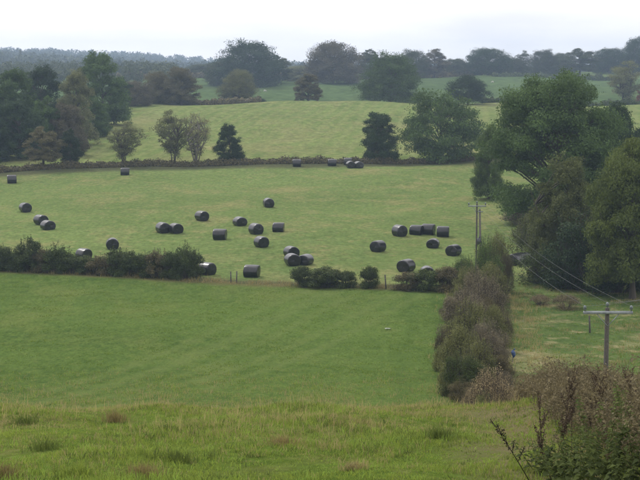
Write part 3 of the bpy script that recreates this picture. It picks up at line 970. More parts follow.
def far_wood(name, label, n, x0, x1, y0, y1, hmin, hmax, leaf, mat, seed, per=55, spire=0.06):
    rng = np.random.default_rng(seed)
    PP, NN, AA = [], [], []
    Y = rng.uniform(y0, y1, n); X = rng.uniform(x0, x1, n) * Y / y1
    for x, y in zip(X, Y):
        h = rng.uniform(hmin, hmax); r = h * rng.uniform(0.32, 0.5)
        sp = rng.uniform() < spire
        if sp: h *= 1.25; r *= 0.45
        z = float(ground(x, y))
        d = rng.normal(size=(per, 3)); d /= np.linalg.norm(d, axis=1)[:, None]
        d[:, 2] = np.where(d[:, 2] < -0.2, d[:, 2] * 0.9, d[:, 2])
        rr = rng.uniform(0.7, 1.0, (per, 1))
        P = np.array([x, y, z + h * 0.47]) + d * rr * np.array([r, r, h * 0.53])
        if sp:
            tt = (P[:, 2] - z) / h
            P[:, :2] = np.array([x, y]) + (P[:, :2] - [x, y]) * (1.15 - tt)[:, None]
        PP.append(P); NN.append(d + rng.normal(size=(per, 3)) * 0.6); AA.append(np.clip(rng.uniform(0, 0.6) + rng.uniform(0, 0.4, per), 0, 1))
    o = link(name, leaf_tris(np.vstack(PP), np.vstack(NN), leaf * 1.15, rng, np.concatenate(AA)), PAL[mat])
    return tag(o, label, 'wood', kind='stuff')


far_wood('distant_wood', 'hazy blue wood covering the distant ridge', 2600, -800, 800, 960, 2150, 11, 16, 1.15, 'far_leaf', 61, 95, 0.012)
far_wood('back_wood', 'hazy low wood seen above the left wood, below the ridge', 260, -185, -75, 520, 740, 4, 7, 0.5, 'far_leaf', 64, 90, 0)
far_wood('skyline_wood', 'hazy wood behind the skyline trees beyond the far fields', 330, -420, 420, 760, 960, 4, 7.5, 0.6, 'far_leaf', 62, 90, 0.0)
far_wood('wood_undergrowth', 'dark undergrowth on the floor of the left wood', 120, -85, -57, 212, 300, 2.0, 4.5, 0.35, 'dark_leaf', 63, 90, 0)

# ------------------------------------------------------------------ wrapped bales
def bale_mesh(seed):
    rng = np.random.default_rng(seed)
    prof = [(0.0, 0.04), (0.001, 0.14), (0.002, 0.28), (0.006, 0.46), (0.012, 0.56), (0.022, 0.592), (0.04, 0.612), (0.065, 0.623), (0.11, 0.629), (0.3, 0.634), (0.5, 0.636)]
    full = [(-0.62 + a, b) for a, b in prof] + [(0.0, 0.635)] + [(0.62 - a, b) for a, b in reversed(prof)]
    k = 28
    ph = rng.uniform(0, 6.28, 8)
    sag, ovl, skew = rng.uniform(0.3, 0.52), rng.uniform(0.0, 0.07), rng.normal() * 0.05
    V = []
    for s, (ax, r) in enumerate(full):
        for j in range(k):
            th = 2 * math.pi * j / k
            rr = r * (1 + 0.012 * math.sin(3 * th + ph[0] + ax * 2) + 0.006 * math.sin(7 * th + ph[1] - ax * 5) + rng.normal() * 0.003)
            a2 = ax + (0.012 * math.sin(2 * th + ph[2]) + 0.004 * math.sin(9 * th + ph[3])) * (1 if abs(ax) > 0.5 else 0.2)
            y, z = rr * math.cos(th), rr * math.sin(th)
            if z < -sag: z = -sag + (z + sag) * 0.45; y *= 1.05
            z *= 1 - ovl; y *= 1 + ovl * 0.6; a2 += skew * z
            V.append((a2, y, z))
    n = len(full)
    V = np.array(V)
    F = [[s * k + j, s * k + (j + 1) % k, (s + 1) * k + (j + 1) % k, (s + 1) * k + j] for s in range(n - 1) for j in range(k)]
    # close the two ends with quads fanned over the inner ring
    for e in (0, (n - 1) * k):
        for j in range(0, k // 2 - 1):
            q = [e + j, e + j + 1, e + k - 2 - j, e + k - 1 - j]
            F.append(q[::-1] if e == 0 else q)
    V[:, 2] -= V[:, 2].min()
    return mesh_np('wrapped_bale', V, np.array(F), None, True)


BM = [bale_mesh(s) for s in (1, 2, 3, 4, 5, 6, 7)]
SIDE, ENDR, ENDL, END = 8, -62, -118, -90
GBALE = 'black wrapped bales in the mown field'
bales = [  # px, base row, yaw of the axis, label
    (12, 183, 14, 'black bale farthest left, side on, below the left end of the far hedge'),
    (125, 175, 5, 'lone black bale close under the round grey-green tree'),
    (25.5, 212, -60, 'black bale by itself at the left, above a touching pair'),
    (41, 224.5, -50, 'rear and left one of two touching bales at the far left'),
    (48, 229.5, -58, 'front and right one of two touching bales at the far left'),
    (112.5, 249, -84, 'black bale end on, just above the middle of the left hedge'),
    (84, 259, -42, 'black bale half hidden behind the left hedge'),
    (163, 232.5, -64, 'left one of a pair of bales close side by side'),
    (176, 233, -62, 'right one of a pair of bales close side by side'),
    (202, 220.5, -60, 'black bale right above and right of a close pair'),
    (220, 239.5, -8, 'black bale side on, lying lower between the close pair and a loose four'),
    (240, 225.5, -63, 'upper left bale of the loose four near the field centre'),
    (256, 234, -58, 'black bale just above the lowest one of the loose four, at its left'),
    (261.5, 247, -60, 'lowest bale of the loose four near the field centre'),
    (268.5, 207, -76, 'single black bale highest up in the middle of the field'),
    (278.5, 231.5, -12, 'black bale side on, at the right of the loose four'),
    (291.5, 257.5, -66, 'rear bale of the cluster of three behind the broken hedge'),
    (292.5, 265.5, -75, 'front left bale of the cluster of three behind the broken hedge'),
    (305, 264.5, -118, 'front right bale of the cluster of three behind the broken hedge'),
    (207, 274.5, -36, 'large near bale sticking out past the right end of the left hedge'),
    (252, 277, -18, 'largest nearest bale, side on, alone in the gap between hedge and bushes'),
    (297, 166.5, -6, 'leftmost of the small bales under the far hedge, side on'),
    (332, 165.8, 4, 'small bale side on, second from left under the far hedge'),
    (348, 165, 6, 'small bale behind a touching pair under the far hedge'),
    (350.5, 168, -72, 'left one of a tiny touching pair under the far hedge'),
    (358.5, 168, -70, 'right one of a tiny touching pair under the far hedge'),
    (378, 251.5, -125, 'lone black bale between the cluster of three and the right group'),
    (406, 271.5, -120, 'near black bale above the brownish bush, with its right flank shining'),
    (399.5, 236, -60, 'leftmost bale of the row of four at the right'),
    (416.5, 234.5, -20, 'second bale from left in the row of four, touching its neighbour'),
    (428.5, 234.3, -22, 'third bale from left in the row of four at the right'),
    (443, 236.7, -12, 'rightmost bale of the row of four at the right'),
    (433, 247.7, -100, 'black bale end on, alone below the row of four'),
    (453.5, 255.5, -125, 'black bale partly covered by the tall diagonal hedge'),
    (427, 279, -95, 'black bale almost fully hidden behind the dark bush'),
    (515, 265, -125, 'left bale of two seen right of the diagonal hedge'),
    (523, 263.5, -150, 'right bale of two seen right of the diagonal hedge'),
]
for i, (px, py, yaw, lab) in enumerate(bales):
    x, y, z = at(px, py)
    o = link('wrapped_bale', BM[i % 7], M_wrap)
    d = 0.3
    nx = -(float(ground(x + d, y)) - float(ground(x - d, y))) / (2 * d); ny = -(float(ground(x, y + d)) - float(ground(x, y - d))) / (2 * d)
    o.location = (x, y, z - 0.03)
    o.rotation_euler = (-ny, nx, math.radians(yaw + random.uniform(-5, 5)))
    o.rotation_euler = (math.atan(-ny) * 0, 0, o.rotation_euler[2])
    s = random.uniform(0.93, 1.0)
    o.scale = (s * random.uniform(0.95, 1.05), s, s * random.uniform(0.94, 1.0))
    tag(o, lab, 'bale', GBALE)

# ------------------------------------------------------------------ power line
def pole_top(px, py, d):
    x, _, z = on(px, d)
    return x, d, z, z_of(py, d)


def insulator(parent, x, y, z):
    q = Quads()
    q.tube([(x, y, z - 0.02), (x, y, z + 0.05), (x, y, z + 0.06), (x, y, z + 0.11), (x, y, z + 0.12), (x, y, z + 0.19), (x, y, z + 0.22)],
           [0.02, 0.02, 0.075, 0.05, 0.075, 0.045, 0.02], 6)
    return link('insulator', q.mesh('insulator', True), M_ins, parent)


near_x, near_y, near_z, near_t = pole_top(609, 308, 55)
far_x, far_y, far_z, far_t = pole_top(476.5, 204, 113)
tail_x, tail_y = 10.2, -6.0
tail_z = float(ground(tail_x, tail_y)); tail_t = tail_z + 5.6
ends = {}


def utility_pole(key, x, y, z, top, half, label, lean=0.0, rz=0.0, thick=1.0):
    o = empty('utility_pole', (x, y, z), rz)
    tag(o, label, 'pole', 'poles of the overhead line')
    h = top - z
    q = Quads(); n = 8
    P = [(lean * t * h, 0, -0.3 + (h + 0.3) * t) for t in np.linspace(0, 1, n)]
    q.tube(P, np.linspace(0.115, 0.085, n) * thick, 10, cap=False); q.tube([P[-1], (P[-1][0], 0, h + 0.03)], [0.1, 0.02], 10, cap=False)
    link('post', q.mesh('post', True), M_pole, o)
    q = Quads(); zc = h - 0.16
    q.box((0, -0.15, zc), (half * 2, 0.09, 0.11 * thick))
    link('crossarm', q.mesh('crossarm'), M_arm, o)
    for s in (-1, 1):
        q = Quads()
        q.tube([(s * half * 0.45, -0.15, zc - 0.05), (0, -0.13, zc - 0.55)], 0.018, 4)
        link('brace', q.mesh('brace'), M_arm, o)
    pts = []
    for s in (-0.94, 0.0, 0.94):
        dz = 0.07 if s else 0.22
        insulator(o, s * half, -0.15 if s else 0.0, zc + dz if s else h + 0.02)
        pts.append((x + s * half, y - (0.15 if s else 0), z + (zc + dz if s else h + 0.02) + 0.19))
    ends[key] = pts
    return o


utility_pole('near', near_x, near_y, near_z, near_t, 0.98, 'dark wooden pole with a pale crossarm standing in the rough pasture')
P2 = utility_pole('far', far_x, far_y, far_z, far_t, 0.72, 'twin pale wooden pole rising out of the far end of the diagonal hedge', thick=0.75)
utility_pole('tail', tail_x, tail_y, tail_z, tail_t, 0.98, 'wooden line pole up the slope beyond the right picture edge')
h2 = far_t - far_z
q = Quads()
q.tube([(0.34, 0.05, -0.3), (0.31, 0.05, h2 * 0.5), (0.24, 0.05, h2 * 0.93)], [0.1, 0.09, 0.075], 10, cap=False)
link('post', q.mesh('post', True), M_grey_pole, P2)
q = Quads(); q.box((0.2, -0.18, h2 * 0.52), (0.34, 0.3, 0.5)); q.tube([(0.2, -0.18, h2 * 0.52 + 0.25), (0.2, -0.18, h2 * 0.52 + 0.42)], [0.05, 0.03], 6)
link('switch_box', q.mesh('switch_box'), M_box, P2)
q = Quads(); q.box((0.2, 0.0, h2 * 0.9), (0.6, 0.06, 0.07)); link('spacer', q.mesh('spacer'), M_arm, P2)


def wire(a, b, sag, label):
    t = np.linspace(0, 1, 26)[:, None]
    a = np.array(a); b = np.array(b)
    P = a + (b - a) * t - np.array([0, 0, 1]) * (4 * sag * t * (1 - t))
    q = Quads(); q.tube(P, 0.0042, 4)
    return tag(link('overhead_wire', q.mesh('overhead_wire', True), M_wire), label, 'wire', 'wires of the overhead line')


for i, nm in enumerate(('left', 'middle', 'right')):
    wire(ends['far'][i], ends['near'][i], 0.75, nm + ' wire of three between the twin pole and the near pole')
    wire(ends['near'][i], ends['tail'][i], 0.9, nm + ' wire of three leaving the near pole past the right picture edge')

# ------------------------------------------------------------------ small things in the fields
def fence_post(px, py, h, label):
    x, y, z = at(px, py)
    o = empty('fence_post', (x, y, z)); tag(o, label, 'post', 'old fence posts in the field edges')
    rng = np.random.default_rng(int(px))
    q = Quads(); l = rng.normal() * 0.05
    q.tube([(0, 0, -0.2), (l * 0.5, 0, h * 0.5), (l, 0, h - 0.03), (l, 0, h)], [0.06, 0.055, 0.055, 0.03], 6)
    link('shaft', q.mesh('shaft'), M_pole, o)
    q = Quads(); q.box((l * 0.7, -0.058, h * 0.75), (0.05, 0.012, 0.03)); link('staple', q.mesh('staple'), M_arm, o)


fence_post(386, 289.3, 1.15, 'weathered fence post in the gap beside the brownish low bush')
fence_post(231, 283, 0.95, 'left one of two thin posts in the gap right of the left hedge')
fence_post(236.5, 283.3, 1.0, 'right one of two thin posts in the gap right of the left hedge')
fence_post(590, 333, 1.1, 'short thin stake in the rough pasture left of the near pole')

x, y, z = at(512.5, 362)
o = empty('marker_stake', (x, y, z)); tag(o, 'small pale stake with a blue plastic bag at the right foot of the diagonal hedge', 'stake')
q = Quads(); q.tube([(0, 0, -0.15), (0.02, 0, 0.3), (0.03, 0, 0.62)], [0.02, 0.02, 0.018], 6); link('shaft', q.mesh('shaft'), M_grey_pole, o)
q = Quads()
ts = np.linspace(0, 1, 9)
q.tube([(0.03 + 0.03 * math.sin(5 * t), -0.02, 0.24 + 0.42 * t) for t in ts], [0.03, 0.07, 0.09, 0.12, 0.10, 0.125, 0.11, 0.07, 0.03], 7, cap=False)
link('bag', q.mesh('bag', True), M_blue, o)
q = Quads(); q.tube([(0.05, -0.03, 0.65), (0.1, -0.04, 0.72), (0.14, -0.02, 0.70)], [0.02, 0.05, 0.01], 6); link('bag_handle', q.mesh('bag_handle'), M_blue, o)

rng = np.random.default_rng(4)
x, y, z = at(388, 330)
g = np.array([[i / 7 - 0.5, j / 4 - 0.5] for i in range(8) for j in range(5)])
V = np.stack([x + g[:, 0] * 0.36 + rng.normal(size=40) * 0.02, y + g[:, 1] * 0.3 + rng.normal(size=40) * 0.02, np.zeros(40)], 1)
V[:, 2] = ground(V[:, 0], V[:, 1]) + 0.05 + 0.05 * np.abs(np.sin(g[:, 0] * 9 + g[:, 1] * 5)) + rng.uniform(0, 0.03, 40)
F = np.array([[i * 5 + j, (i + 1) * 5 + j, (i + 1) * 5 + j + 1, i * 5 + j + 1] for i in range(7) for j in range(4)])
o = link('wrap_scrap', mesh_np('wrap_scrap', V, F, None, True), M_white)
md = o.modifiers.new('thickness', 'SOLIDIFY'); md.thickness = 0.006
tag(o, 'small pale scrap of plastic lying in the green pasture near the diagonal hedge', 'scrap')


def sheep(px, py, yaw, label):
    x, y, z = at(px, py)
    verts = [(-0.42, 0, 0.66), (-0.1, 0, 0.68), (0.25, 0, 0.68), (0.45, 0, 0.66), (0.62, 0, 0.5), (0.76, 0, 0.3), (0.86, 0, 0.2)]
    rad = [0.2, 0.27, 0.27, 0.2, 0.11, 0.09, 0.05]
    edges = [(i, i + 1) for i in range(6)]
    for bx, s in ((0, 1), (0, -1), (2, 1), (2, -1)):
        n = len(verts); vx = verts[bx][0] + (0.05 if bx == 2 else -0.02)
        verts += [(vx, 0.13 * s, 0.42), (vx - 0.02, 0.13 * s, 0.2), (vx, 0.13 * s, 0.0)]
        rad += [0.08, 0.04, 0.035]
        edges += [(bx, n), (n, n + 1), (n + 1, n + 2)]
    n = len(verts); verts += [(-0.62, 0, 0.55)]; rad += [0.05]; edges += [(0, n)]
    me = bpy.data.meshes.new('sheep'); me.from_pydata(verts, edges, [])
    o = link('sheep', me, M_fleece); o.location = (x, y, z); o.rotation_euler = (0, 0, yaw); o.scale = (0.8, 0.8, 0.8)
    o.modifiers.new('skin', 'SKIN')
    for i, v in enumerate(me.skin_vertices[0].data): v.radius = (rad[i], rad[i])
    me.skin_vertices[0].data[1].use_root = True
    sb = o.modifiers.new('smooth', 'SUBSURF'); sb.levels = 1; sb.render_levels = 1
    tag(o, label, 'sheep', 'sheep in the far fields')


sheep(265, 92, 0.3, 'tiny white sheep grazing below the huge dark skyline tree')
sheep(492.5, 83, 2.9, 'tiny white sheep grazing in the far field left of the biggest oak')

# ------------------------------------------------------------------ grass and foreground plants
def blades(P, H, lean, width, rng, a, bend_amt=0.5, simple=False):
    """curved grass blades with a pointed tip; far ones are a single pointed leaf"""
    n = len(P)
    az = rng.uniform(0, 6.28, n); face = rng.uniform(0, 6.28, n)
    dirv = np.stack([np.cos(az), np.sin(az), np.zeros(n)], 1) * (lean * H)[:, None]
    side = np.stack([np.cos(face), np.sin(face), np.zeros(n)], 1) * (width / 2)[:, None]
    up = np.array([0, 0, 1.0])
    m = P + dirv * 0.35 + up * (H * 0.6)[:, None]
    t = P + dirv + up * (H * (1 - bend_amt * lean * 0.5))[:, None]
    if simple:
        V = np.stack([P - side, P + side, t], 1).reshape(-1, 3)
        return V, np.arange(3 * n).reshape(-1, 3), np.repeat(a, 3)
    V = np.stack([P - side, P + side, m + side * 0.8, m - side * 0.8, t], 1).reshape(-1, 3)
    b = np.arange(n)[:, None] * 5
    F = np.concatenate([b + np.array([[0, 1, 2]]), b + np.array([[0, 2, 3]]), b + np.array([[3, 2, 4]])])
    return V, F, np.repeat(a, 5)


def grass_field(name, label, n, y0, y1, hmin, hmax, width, mat, seed, xlo, xhi, patch=None, clump=6, spread=0.05, lean=0.5):
    rng = np.random.default_rng(seed)
    nc = n // clump
    Y = y0 + (y1 - y0) * rng.uniform(0, 1, nc * 3)
    X = xlo(Y) + (xhi(Y) - xlo(Y)) * rng.uniform(0, 1, nc * 3)
    wgt = (xhi(Y) - xlo(Y)); keep = rng.uniform(0, wgt.max(), nc * 3) < wgt
    X, Y = X[keep], Y[keep]
    if patch is not None:
        k = rng.uniform(0, 1, len(X)) < patch(X, Y); X, Y = X[k], Y[k]
    X, Y = X[:nc], Y[:nc]
    hc = rng.uniform(hmin, hmax, len(X)) * (0.72 + 0.42 * np.sin(X * 1.3 + 2 * np.sin(Y * 0.7)) * np.sin(Y * 0.9 + X * 0.4))
    ac = rng.uniform(0, 1, len(X))
    X = np.repeat(X, clump) + rng.normal(size=len(X) * clump) * spread; Y = np.repeat(Y, clump) + rng.normal(size=len(Y) * clump) * spread
    H = np.repeat(hc, clump) * rng.uniform(0.6, 1.15, len(X)); A = np.clip(np.repeat(ac, clump) * 0.6 + rng.uniform(0, 0.4, len(X)), 0, 1)
    P = np.stack([X, Y, ground(X, Y) - 0.02], 1)
    V, F, a = blades(P, H, rng.uniform(0.1, lean * 1.6, len(X)), width * rng.uniform(0.7, 1.3, len(X)), rng, A, simple=y0 > 45)
    o = link(name, mesh_np(name, V, F, {'v': a}), PAL[mat])
    return tag(o, label, 'grass', kind='stuff')


mx0 = lambda y: -0.26 * y - 1.0
mx1 = lambda y: np.minimum(0.26 * y + 1.0, boundary_x(y) + 0.5)
pn = lambda s, o: (lambda x, y: np.clip(0.5 + 0.5 * np.sin(x * s + o + 1.5 * np.sin(y * s * 0.8)) * np.sin(y * s * 1.3 + o * 2 + np.sin(x * s * 0.6)), 0, 1))
grass_field('meadow_grass', 'fresh green grass of the near meadow', 170000, 13, 37, 0.06, 0.14, 0.011, 'grass_blade', 71, mx0, mx1)
pd = pn(0.9, 1.0)
grass_field('dry_meadow_grass', 'pale dry grass mixed into the near meadow', 60000, 13, 37, 0.09, 0.22, 0.008, 'dry_blade', 72, mx0, mx1,
            lambda x, y: np.clip(pd(x, y) ** 1.5 * (0.25 + 0.75 * np.clip((y - 20) / 9, 0, 1)), 0, 1))
grass_field('coarse_grass', 'coarse long bent grass scattered over the near meadow', 14000, 13, 37, 0.11, 0.22, 0.011, 'rush_blade', 79, mx0, mx1,
            pn(1.4, 4.0), 9, 0.06, 0.8)
grass_field('bright_grass', 'bright fresh grass in patches of the near meadow', 18000, 13, 33, 0.10, 0.20, 0.012, 'bright_blade', 80, mx0, mx1,
            pn(1.1, 2.5), 8, 0.06, 0.7)
grass_field('seed_stalks', 'thin dry seed stalks along the brow of the near meadow', 2600, 24, 38, 0.25, 0.5, 0.008, 'dry_blade', 73, mx0, mx1, None, 2, 0.03, 0.25)
px0 = lambda y: -0.25 * y - 1.0
px1 = lambda y: boundary_x(y) - 0.2
pp = pn(0.35, 0.3)
grass_field('pasture_sward', 'short lush grass of the green pasture', 110000, 50, 122, 0.04, 0.11, 0.05, 'pasture_blade', 74, px0, px1,
            lambda x, y: (y < front_hedge_y(x)) * (0.35 + 0.65 * pp(x, y)), 4, 0.12)
grass_field('mown_stubble', 'short pale regrowth on the mown bale field', 36000, 110, 208, 0.04, 0.09, 0.08, 'stubble_blade', 75, px0, lambda y: 0.16 * y,
            lambda x, y: (y > front_hedge_y(x) + 1) * (y < far_hedge_y(x) - 1) * 0.8, 3, 0.2)
grass_field('rough_pasture_grass', 'rough tussocky grass right of the diagonal hedge', 26000, 48, 112, 0.06, 0.2, 0.04, 'pasture_blade', 76,
            lambda y: boundary_x(y) + 0.8, lambda y: 0.26 * y + 1.0, None, 5, 0.12)
rp = pn(0.5, 2.0)
grass_field('bleached_grass', 'bleached tussocks in the rough pasture', 26000, 48, 112, 0.12, 0.34, 0.03, 'dry_blade', 77,
            lambda y: boundary_x(y) + 0.5, lambda y: 0.26 * y + 1.0, lambda x, y: rp(x, y) ** 3 + 0.04, 7, 0.15)
grass_field('hedge_foot_grass', 'tall bleached grass along the foot of the diagonal hedge', 9000, 46, 108, 0.2, 0.6, 0.025, 'dry_blade', 81,
            lambda y: boundary_x(y) - 3.4, lambda y: boundary_x(y) + 4.2, lambda x, y: 0.15 + 0.7 * (np.abs(x - boundary_x(y) - 0.4) > 1.6) * (np.abs(x - boundary_x(y) - 0.4) < 3.0), 6, 0.1, 0.4)
grass_field('slope_grass', 'thin taller grass where the meadow slope meets the pasture', 16000, 52, 72, 0.12, 0.34, 0.018, 'dry_blade', 82, px0, px1,
            lambda x, y: np.clip((72 - y) / 20, 0, 1) * 0.8, 4, 0.1, 0.35)
grass_field('slope_green_grass', 'thin green grass where the meadow slope meets the pasture', 16000, 52, 74, 0.1, 0.25, 0.02, 'grass_blade', 83, px0, px1,
            lambda x, y: np.clip((74 - y) / 22, 0, 1) * 0.8, 4, 0.1, 0.35)
# rank dry grass along the broken hedge
hx0 = lambda y: -30 + 0 * y
grass_field('hedge_bottom_grass', 'tall bleached grass along the foot of the front hedges', 16000, 108, 124, 0.25, 0.75, 0.035, 'dry_blade', 78,
            hx0, lambda y: 12 + 0 * y, lambda x, y: np.exp(-((y - front_hedge_y(x) + 0.1) / 0.8) ** 2) * 0.9, 5, 0.12, 0.35)


def tuft(px, py, n, h, w, mat, label, seed):
    rng = np.random.default_rng(seed)
    x, y, z = at(px, py)
    n = int(n * 0.75); w = w * 1.05; h = h * 0.9
    X = x + rng.normal(size=n) * w; Y = y + rng.normal(size=n) * w
    P = np.stack([X, Y, ground(X, Y) - 0.02], 1) - np.array([x, y, z])
    V, F, a = blades(P, h * rng.uniform(0.5, 1.15, n), rng.uniform(0.1, 0.9, n), np.full(n, 0.009), rng, rng.uniform(0, 1, n))
    o = link('grass_tussock', mesh_np('grass_tussock', V, F, {'v': a}), PAL[mat]); o.location = (x, y, z)
    return tag(o, label, 'tussock', 'tussocks in the near meadow')


for i, (px, py, n, h, w, mat, lab) in enumerate([
    (25, 424, 320, 0.26, 0.12, 'rush_blade', 'dark tussock near the left edge just below the brow'),
    (116, 422, 380, 0.32, 0.11, 'rust_blade', 'rusty brown tussock left of centre on the brow'),
    (45, 450, 300, 0.26, 0.14, 'rush_blade', 'dull green tussock at the left, below the dark one'),
    (76, 479, 420, 0.30, 0.12, 'grass_blade', 'bright green tussock at the bottom left edge'),
    (141, 479, 400, 0.28, 0.10, 'rust_blade', 'rusty tussock at the bottom, right of the bright green one'),
    (180, 462, 300, 0.26, 0.11, 'rush_blade', 'dark tussock with rusty tips right of the bottom rusty one'),
    (283, 444, 300, 0.22, 0.13, 'rust_blade', 'low reddish tussock near the middle of the meadow'),
    (440, 438, 380, 0.28, 0.11, 'rush_blade', 'dark green tussock at the right, short of the tall weeds'),
    (4, 477, 360, 0.26, 0.09, 'rust_blade', 'reddish tussock in the bottom left corner'),
    (355, 470, 300, 0.2, 0.09, 'dry_blade', 'pale dry tussock at the bottom right of centre')]):
    tuft(px, py, n, h, w, mat, lab, 300 + i)


def nettle(x, y, h, seed, label):
    rng = np.random.default_rng(seed)
    z = float(ground(x, y))
    o = empty('nettle_plant', (x, y, z - 0.02)); tag(o, label, 'nettle', 'green weeds in the bottom right corner')
    fol, st = Quads(), Quads()
    for s in range(rng.integers(6, 9)):
        b = np.append(rng.normal(size=2) * 0.10, 0)
        hh = h * rng.uniform(0.6, 1.05)
        tip = b + np.array([rng.normal() * 0.24, rng.normal() * 0.24, hh])
        P = bend(b, tip, rng, 0.03, 7)
        st.tube(P, 0.005 * np.linspace(1, 0.4, 7), 4, cap=False)
        nn = int(hh / 0.045)
        for k in range(nn):
            t = 0.12 + 0.88 * k / nn
            p = np.array([np.interp(t, np.linspace(0, 1, 7), P[:, c]) for c in range(3)])
            a0 = k * 1.57 + s
            L_ = 0.11 * (1.15 - 0.65 * t) * rng.uniform(0.5, 1.3)
            for a in (a0, a0 + math.pi):
                d = np.array([math.cos(a), math.sin(a), 0]); sd = np.array([-d[1], d[0], 0]) * L_ * 0.36
                e = d * L_ + np.array([0, 0, -0.35 * L_])
                m = d * L_ * 0.45 + np.array([0, 0, 0.06 * L_])
                fol.add([p, p + m + sd, p + e, p + m - sd], [[0, 1, 2, 3]], rng.uniform(0, 1))
    link('leaves', fol.mesh('leaves'), PAL['nettle_leaf'], o); link('stems', st.mesh('stems'), PAL['rush_blade'], o)


def dock(x, y, h, seed, label, mat='dock_seed', lean=0.08, laz=None, group='dead weed stalks on the bank'):
    rng = np.random.default_rng(seed)
    z = float(ground(x, y))
    o = empty('dock_plant', (x, y, z - 0.02)); tag(o, label, 'weed', group)
    st, sd = Quads(), Quads()
    a = rng.uniform(0, 6.28) if laz is None else laz
    tip = np.array([math.cos(a) * lean * h, math.sin(a) * lean * h, h])
    P = bend((0, 0, 0), tip, rng, 0.03, 9)
    st.tube(P, 0.008 * np.linspace(1, 0.35, 9), 5, cap=False)
    br = [(P, 0.45)]
    for k in range(rng.integers(4, 8)):
        i = rng.integers(3, 7); aa = rng.uniform(0, 6.28); l = h * rng.uniform(0.15, 0.33)
        Q = bend(P[i], P[i] + np.array([math.cos(aa) * l * 0.4, math.sin(aa) * l * 0.4, l]), rng, 0.03, 6)
        st.tube(Q, 0.005 * np.linspace(1, 0.4, 6), 4, cap=False); br.append((Q, 0.1))
    for Q, t0 in br:
        n = int(np.linalg.norm(Q[-1] - Q[0]) * 260 * (1 - t0))
        t = rng.uniform(t0, 1, n); k = np.linspace(0, 1, len(Q))
        C_ = np.stack([np.interp(t, k, Q[:, c]) for c in range(3)], 1) + rng.normal(size=(n, 3)) * 0.013
        sd.leaves(C_, rng.normal(size=(n, 3)), 0.0105, rng, 0.8)
    link('seed_heads', sd.mesh('seed_heads'), PAL[mat], o)['kind'] = 'stuff'; link('stalk', st.mesh('stalk'), PAL['dark_stalk' if mat == 'dark_stalk' else 'dock_seed'], o)


# dead bracken and grass covering the bank
def bracken():
    rng = np.random.default_rng(91)
    q = Quads()
    for k in range(2700):
        y = 10 + 27 * rng.uniform() ** 0.9
        x = float(boundary_x(y)) + 0.15 + abs(rng.normal()) * 0.85 if rng.uniform() < 0.72 else float(boundary_x(y)) + rng.uniform(0.3, 3.2)
        z = float(ground(x, y))
        h = rng.uniform(0.5, 1.2) * (0.65 + 0.35 * min(1, (x - float(boundary_x(y))) / 0.8)) * (1.0 if y < 24 else 0.75)
        a = rng.uniform(0, 6.28); l = h * rng.uniform(0.3, 0.9)
        p0 = np.array([x, y, z - 0.03]); p2 = p0 + np.array([math.cos(a) * l, math.sin(a) * l, h * rng.uniform(0.45, 0.95)])
        p1 = p0 + np.array([math.cos(a) * l * 0.3, math.sin(a) * l * 0.3, h * 1.15])
        t = np.linspace(0, 1, 5)[:, None]
        P = (1 - t) ** 2 * p0 + 2 * t * (1 - t) * p1 + t**2 * p2
        tint = rng.uniform(0, 0.6)
        q.tube(P, 0.0045 * np.linspace(1, 0.4, 5), 3, a=tint, cap=False)
        n = 34
        tt = rng.uniform(0.35, 1, n)[:, None]
        Q = (1 - tt) ** 2 * p0 + 2 * tt * (1 - tt) * p1 + tt**2 * p2
        sd = np.array([-math.sin(a), math.cos(a), 0])
        Q = Q + sd * rng.normal(size=(n, 1)) * 0.09 * (1.2 - tt) + np.array([0, 0, -1]) * rng.uniform(0, 0.08, (n, 1))
        q.leaves(Q, rng.normal(size=(n, 3)) + [0, 0, 0.5], 0.028, rng, 0.35, np.clip(tint + rng.uniform(0, 0.4, n), 0, 1))
    return tag(link('dead_bracken', q.mesh('dead_bracken'), PAL['dead_leaf']), 'brown withered bracken and stems covering the bank at the bottom right', 'bracken', kind='stuff')


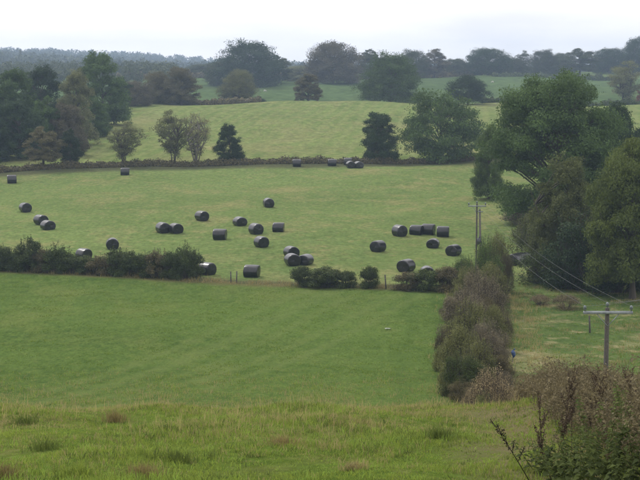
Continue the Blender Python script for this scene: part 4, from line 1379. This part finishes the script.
bracken()
rng = np.random.default_rng(93)
wx = lambda px, d: (px - 320) / FPX * d
NL = ['green weed clump at the bottom right, %s' % s for s in (
    'leftmost, beside the tall reddish stalks', 'low, second from the stalks', 'tall, near the middle of the corner', 'nearest the bottom edge, in the middle',
    'tallest one of the corner', 'low, at the bottom two thirds along', 'right of the tallest clump', 'low at the right picture edge',
    'highest on the bank by the right edge', 'at the very corner')]
for i, (px, d, h) in enumerate([(556, 18.5, 0.5), (570, 17.5, 0.62), (583, 17.0, 0.8), (578, 15.6, 0.6), (607, 16.6, 1.1), (600, 15.2, 0.7), (622, 16.2, 1.0),
                                (634, 15.0, 0.75), (640, 17.0, 1.05), (618, 14.2, 0.6)]):
    nettle(wx(px, d), d, h * 1.12, 400 + i, NL[i])
DL = ['tall reddish dead stalk at the left end of the bottom right weeds', 'second reddish dead stalk, just right of the leftmost one', 'reddish dead stalk behind the leftmost weeds',
      'short brown stalk in front of the reddish ones', 'brown stalk on the bank above the weed clumps', 'brown stalk near the right edge among withered bracken',
      'thin brown stalk left of the right edge', 'brown stalk on the crest of the bank']
for i, (px, d, h) in enumerate([(551, 18.6, 1.15), (556, 18.2, 1.05), (566, 18.4, 1.1), (561, 17.4, 0.8), (590, 19.0, 1.1), (632, 18.0, 1.15), (615, 18.5, 1.1), (578, 19.5, 1.1)]):
    dock(wx(px, d), d, h, 500 + i, DL[i], lean=(0.12, 0.3, 0.2, 0.35, 0.25, 0.1, 0.3, 0.22)[i])
dock(wx(540, 17.6), 17.6, 0.92, 520, 'dark leaning stalk standing clear of the weeds at the bottom, left of them', 'dark_stalk', 0.62, math.pi, 'leaning stalks')

# ------------------------------------------------------------------ haze
me = bpy.data.meshes.new('haze')
X0, X1, Y0, Y1, Z0, Z1 = -1150, 1150, -75, 2480, -22, 60
me.from_pydata([(X0, Y0, Z0), (X1, Y0, Z0), (X1, Y1, Z0), (X0, Y1, Z0), (X0, Y0, Z1), (X1, Y0, Z1), (X1, Y1, Z1), (X0, Y1, Z1)], [],
               [(0, 3, 2, 1), (4, 5, 6, 7), (0, 1, 5, 4), (1, 2, 6, 5), (2, 3, 7, 6), (3, 0, 4, 7)])
m = bpy.data.materials.new('haze_air'); m.use_nodes = True
t = m.node_tree; t.nodes.clear()
mo = t.nodes.new('ShaderNodeOutputMaterial'); pv = t.nodes.new('ShaderNodeVolumePrincipled')
pv.inputs['Color'].default_value = (0.56, 0.72, 1.0, 1)
pv.inputs['Density'].default_value = 0.00033
pv.inputs['Anisotropy'].default_value = 0.2
t.links.new(pv.outputs['Volume'], mo.inputs['Volume'])
o = link('haze', me, m)
o['kind'] = 'stuff'; o['label'] = 'thin bluish haze filling the air over the valley'; o['category'] = 'haze'
